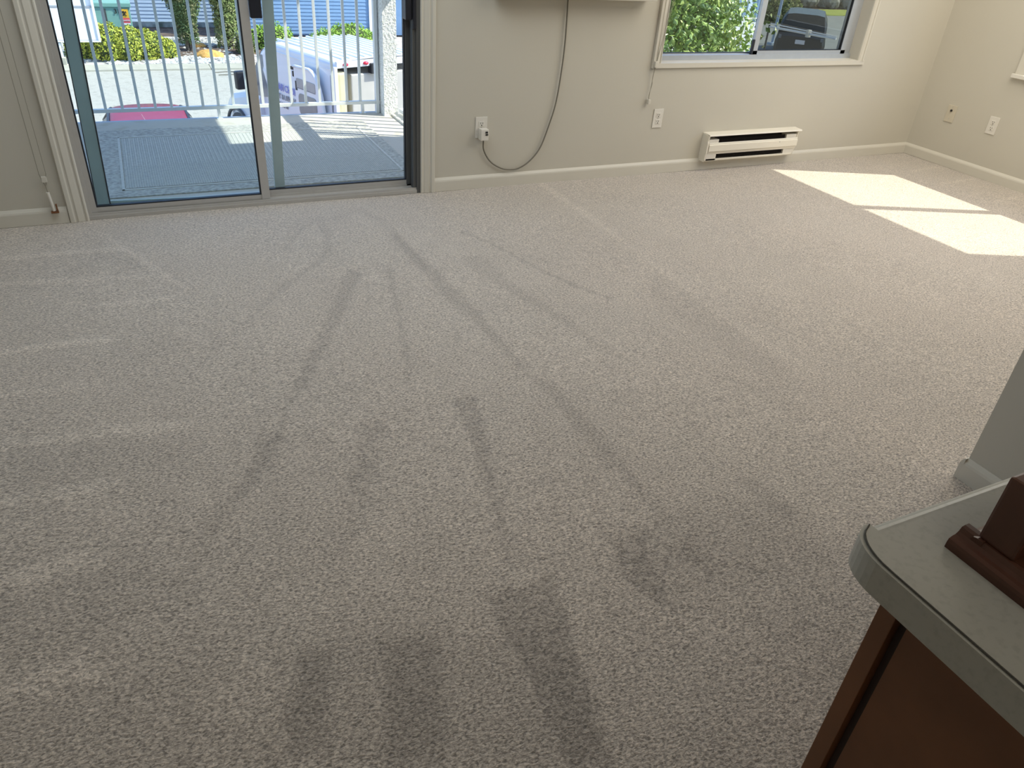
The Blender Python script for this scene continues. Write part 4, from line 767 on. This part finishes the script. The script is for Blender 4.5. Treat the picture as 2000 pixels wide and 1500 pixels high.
loft(bm, [ring(.03, 0, 2.12), ring(.5, 0, 2.13), ring(1.9, .01, 2.12), ring(2.25, .04, 2.07, r=.14), ring(2.55, .08, 1.94, r=.16)], cap=False)
body = obj('body', bm, 'van', van, local=True, smooth=False)
def lowring(x, w, zt, zb=.35): return [(x, -w, zb), (x, -w, zt-.12), (x, -w-.05, zt-.03), (x, -w-.25, zt), (x, -.925, zt+.03), (x, -1.85+w+.25, zt), (x, -1.85+w+.05, zt-.03), (x, -1.85+w, zt-.12), (x, -1.85+w, zb)]
bm = bmesh.new(); loft(bm, [lowring(2.5, .0, 1.24), lowring(3.1, .02, 1.16), lowring(3.7, .04, 1.02), lowring(4.05, .12, .86), lowring(4.15, .2, .7)]); obj('hood', bm, 'van', van, local=True)
bm = bmesh.new(); prism(bm, [(2.50, -.16, 1.90), (2.50, -1.69, 1.90), (3.12, -1.74, 1.16), (3.12, -.11, 1.16)], (.03, 0, .03)); obj('windshield', bm, 'window', van, local=True)
bm = bmesh.new(); prism(bm, [(2.48, -.10, 1.85), (3.08, -.035, 1.18), (2.45, -.02, 1.18), (2.15, -.02, 1.22), (2.2, -.10, 1.82)], (0, -.02, 0)); obj('side_window', bm, 'van_grey', van, local=True)
for i in range(11):
    y = -.24-i*.137; bm = bmesh.new(); box(bm, .12, 2.1, y-.022, y+.022, 2.115+.02*(1-abs(i-5)/5.5), 2.150+.02*(1-abs(i-5)/5.5)); obj('roof_rib', bm, 'van', van, local=True, bevel=.008)
obj('drip_rail', B((.05, 2.2, -.05, -.03, 1.99, 2.005)), 'van', van, local=True, bevel=.004)
# dark interior behind the open rear
obj('cargo_floor', B((.05, 2.4, -1.82, -.03, .50, .54)), 'van_in', van, local=True)
obj('bulkhead', B((1.6, 1.64, -1.75, -.1, .54, 1.95)), 'van_in', van, local=True)
obj('rear_header', B((.0, .06, -1.80, -.05, 2.035, 2.13)), 'van', van, local=True, bevel=.015)
obj('rear_pillar', B((.0, .06, -.06, .0, .40, 2.06)), 'van', van, local=True, bevel=.015)
obj('rear_pillar', B((.0, .06, -1.85, -1.79, .40, 2.06)), 'van', van, local=True, bevel=.015)
obj('rear_bumper', B((-.14, .02, -1.80, -.05, .38, .56)), 'white', van, local=True, bevel=.02)
for y in (-.20, -.56, -.92): 
    bm = bmesh.new(); ico(bm, (-.005, y, 2.085), 1, 2, (.03, .05, .028)); obj('marker_lamp', bm, 'lamp_red', van, local=True, smooth=True)
obj('camera_box', B((-.05, .05, -.92, -.63, 1.93, 2.08)), 'black', van, local=True, bevel=.01)
obj('water_tank', B((.02, .55, -.215, -.065, .60, 1.98)), 'tank', van, local=True, bevel=.04)
obj('machine', B((.03, 1.1, -1.35, -.31, .62, 1.93)), 'machine', van, local=True, bevel=.02)
obj('hose_reel', B((.0, .4, -1.2, -.40, .54, .60)), 'van_in', van, local=True)
# rear left door swung round flat along the side
DO = [(1.06, 1.93), (.64, 1.95), (.52, 1.93), (.41, 1.86), (.33, 1.74), (.27, 1.58), (.23, 1.38), (.20, 1.1), (.18, .50), (1.06, .46)]
bm = bmesh.new(); prism(bm, [(x, .05, z) for x, z in DO], (0, .035, 0)); rd = obj('rear_door', bm, 'van', van, local=True)
bm = bmesh.new(); tube(bm, spline([(x, .095, z-.015) for x, z in DO[:9]], 3), .020, 8); obj('door_edge', bm, 'van', rd, local=True, smooth=True)
def rrect(x0, x1, z0, z1, r, y, d=.008):
    bm = bmesh.new(); pts = []
    for cx, cz, a in ((x1-r, z1-r, 0), (x0+r, z1-r, 90), (x0+r, z0+r, 180), (x1-r, z0+r, 270)):
        pts += [(cx+r*math.cos(math.radians(a+q)), y, cz+r*math.sin(math.radians(a+q))) for q in (0, 30, 60, 90)]
    prism(bm, pts, (0, d, 0)); return bm
obj('recess_panel', rrect(.44, 1.0, 1.60, 1.75, .03, .085), 'machine', rd, local=True)
obj('recess_edge', B((.44, 1.0, .0925, .094, 1.60, 1.612)), 'ink_grey', rd, local=True)
obj('door_window', rrect(.42, .96, 1.20, 1.53, .07, .085), 'van_grey', rd, local=True)
obj('grab_slot', B((.99, 1.03, .085, .094, 1.56, 1.70)), 'ink', rd, local=True)
obj('hinge', B((1.12, 1.22, .02, .06, 1.84, 1.88), (1.12, 1.16, .02, .06, 1.74, 1.82)), 'ink', rd, local=True)
obj('door_sign', rrect(.44, .98, .90, 1.12, .02, .085), 'van_in', rd, local=True)
obj('hinge_gap', B((.09, .12, .0, .004, .45, 1.93)), 'ink_grey', rd, local=True)
def vtext(s, size, x, z, m, xs=1.0, par=van, off=.006):
    me = text_mesh(s, size, .002); o = obj('lettering', me, m, par); o.location = (x, off, z); o.rotation_euler = (math.pi/2, 0, math.pi); o.scale = (xs, 1, 1); return o
vtext('CLEAR CHOICE', .155, 2.00, 1.42, 'ink_blue', .88)
vtext('CARPET & UPHOLSTERY', .115, 2.08, 1.285, 'ink_grey', .90)
vtext('FURNACE &', .115, 2.05, 1.155, 'ink_grey', .90)
vtext('TURBANS', .12, .92, .98, 'machine', .9, rd, .095)
mr = obj('side_mirror', B((2.60, 2.72, .10, .32, 1.28, 1.58)), 'black', van, local=True, bevel=.03)
obj('mirror_arm', B((2.63, 2.69, -.02, .12, 1.34, 1.38)), 'black', mr, local=True)
for xx in (.75, 3.45):
    for ya, yb in ((-.02, -.24), (-1.83, -1.61)):
        bm = bmesh.new(); cyl(bm, (xx, ya, .35), (xx, yb, .35), .35, 28); w_ = obj('wheel', bm, 'tyre', van, local=True)
        bm = bmesh.new(); cyl(bm, (xx, ya+(.004 if ya > -1 else -.004), .35), (xx, ya, .35), .2, 20); obj('hubcap', bm, 'alu', w_, local=True)
bm = bmesh.new()
tube(bm, [(3.45+.43*math.cos(t), .0, .35+.43*math.sin(t)) for t in [math.pi*i/16 for i in range(17)]], .03, 8); obj('wheel_arch', bm, 'alu_dark', van, local=True)

# ------------------------------------------------------------------ tree outside the back window
tr = thing('leafy_tree', 'bright green leafy tree close outside the left pane of the back window', 'tree', (5.3, 6.9, G))
bm = bmesh.new(); tube(bm, spline([(5.3, 6.9, G), (5.25, 6.9, -1.6), (5.4, 6.95, -.4), (5.2, 6.9, .9), (5.3, 7.0, 2.0)], 6), .07, 8)
obj('trunk', bm, 'bark', tr)
for k, (q, z) in enumerate((((4.6, 6.6), .3), ((5.9, 7.0), .2), ((5.0, 7.4), .9), ((5.8, 6.6), 1.2))):
    bm = bmesh.new(); tube(bm, spline([(5.3, 6.9, z-.7), ((5.3+q[0])/2, (6.9+q[1])/2, z-.2), (q[0], q[1], z+.2)], 5), .025, 6); obj('branch', bm, 'bark', tr)
Ps, Ns = [], []
for k, (c, r, n) in enumerate([((4.9, 6.6, .15), (.62, .55, .62), 2600), ((5.35, 6.75, .55), (.62, .55, .6), 2600), ((4.75, 6.7, .95), (.6, .5, .6), 2200), ((5.5, 6.85, -.1), (.50, .5, .42), 1700),
                               ((5.35, 7.0, 1.3), (.7, .6, .6), 1800), ((4.8, 6.7, -.45), (.6, .5, .5), 1600), ((5.74, 6.75, .18), (.26, .3, .34), 900), ((5.7, 7.0, .62), (.40, .4, .45), 1300)]):
    p, d = blob_points(c, r, n, 80+k, -1, (.35, 1.08), .25); Ps.append(p); Ns.append(d)
P = np.concatenate(Ps); N_ = np.concatenate(Ns)
o = obj('foliage', leaf_mesh('foliage', P-np.array(tr.location), N_, .062, .58, 90, 1.0), 'tree', tr); o['kind'] = 'stuff'

# ------------------------------------------------------------------ parking area seen through the right pane
struct('parking_lot', B((14, 60, 22.96, 37.0, G-.05, G+.01)), 'road_grey')
struct('lawn', B((33.0, 44, 36.7, 39.5, G, G+.05)), 'lawn')
sv = thing('parked_car', 'dark car with a white licence plate seen through the right window pane', 'car', (24.2, 24.15, G))
sv.rotation_euler = (0, 0, math.radians(-45))
def csec(y, w, zt, zb, wt): return [(-w, y, zb), (-w, y, zb+(zt-zb)*.6), (-wt, y, zt-.04), (-wt*.6, y, zt), (wt*.6, y, zt), (wt, y, zt-.04), (w, y, zb+(zt-zb)*.6), (w, y, zb)]
bm = bmesh.new(); loft(bm, [csec(-2.2, .8, .9, .3, .75), csec(-2.1, .9, 1.0, .25, .85), csec(1.9, .9, 1.0, .25, .85), csec(2.2, .8, .8, .3, .7)]); obj('body', bm, 'car_dark', sv, local=True)
bm = bmesh.new(); loft(bm, [csec(-2.05, .85, 1.05, .9, .8), csec(-1.7, .82, 1.62, .9, .66), csec(.6, .82, 1.65, .9, .66), csec(1.3, .85, 1.05, .9, .8)]); obj('cabin_glass', bm, 'window', sv, local=True)
obj('licence_plate', B((-.17, .17, -2.24, -2.21, .66, .80)), 'plate', sv, local=True)
for a in (-.75, .75): obj('tail_lamp', B((a-.05, a+.05, -2.23, -2.18, .80, .92)), 'ink_grey', sv, local=True)
for a in (-.9, .72):
    for b in (-1.4, 1.4):
        bm = bmesh.new(); cyl(bm, (a, b, .33), (a+.18, b, .33), .33, 20); obj('wheel', bm, 'tyre', sv, local=True)
cp = thing('carport_post', 'pale blue carport post with a foot plate beside the dark car', 'post', (25.1, 26.6, G))
bm = bmesh.new(); cyl(bm, (25.1, 26.6, G), (25.1, 26.6, 1.4), .06, 12); obj('pole', bm, 'carport', cp); obj('foot_plate', B((24.95, 25.25, 26.45, 26.75, G, G+.10)), 'carport', cp)
sh = thing('storage_shed', 'blue-grey clad shed behind the carport post', 'building', (30.5, 36.5, G))
obj('wall', B((26.5, 32.6, 35.4, 38, G, 1.5)), 'bluecorr', sh)
for i in range(20): obj('cladding_board', B((26.5+i*.305, 26.5+i*.305+.27, 35.36, 35.4, G, 1.5)), 'carport' if i % 3 == 0 else 'bluecorr', sh)
shrub('ornamental_shrub', 'yellowish shrub by the blue-grey shed seen through the right pane', 'shrub', [((31.9, 33.6, G+.5), (1.1, .9, .85))], .16, 'shrub', 'hedge_core', 1500, 101)
for i in range(14):
    r = random.Random(i); bm = bmesh.new(); xx = 34+(i % 7)*1.75+.3*r.random(); yy = 41.2+(i//7)*1.8; z = G+.35+(i//7)*.9
    ico(bm, (xx, yy, z), 1, 2, (.8, .7, .5+.2*r.random()), .22, i)
    tag(obj('boulder', bm, 'rock_grey'), 'grey boulder in the retaining slope behind the lawn', 'rock', 'boulders of the retaining slope')
struct('retaining_slope', B((30, 60, 43.4, 50, G, G+3.5)), 'rock_grey')
br = thing('reflection_bar', 'long white bar added for a reflection crossing the right window pane', 'reflection', (20.2, 20.2, G))
p0, p1 = Vector((19.9, 21.4, -1.40)), Vector((20.5, 18.95, -1.42))
bm = bmesh.new(); cyl(bm, p0, p1, .035, 10); obj('bar', bm, 'white', br)  # white bar added as geometry for a reflection in the pane
bm = bmesh.new(); cyl(bm, p0+Vector((0, 0, .10)), p1+Vector((0, 0, .06)), .018, 8); obj('bar', bm, 'white', br)
q = p0.lerp(p1, .6); obj('clamp', B((q.x-.07, q.x+.07, q.y-.05, q.y+.05, q.z-.10, q.z+.12)), 'plastic', br)
bm = bmesh.new(); cyl(bm, (p0.x, p0.y, G), (p0.x, p0.y, p0.z+.05), .035, 10); obj('post', bm, 'alu_dark', br)  # support added under the reflection's bar
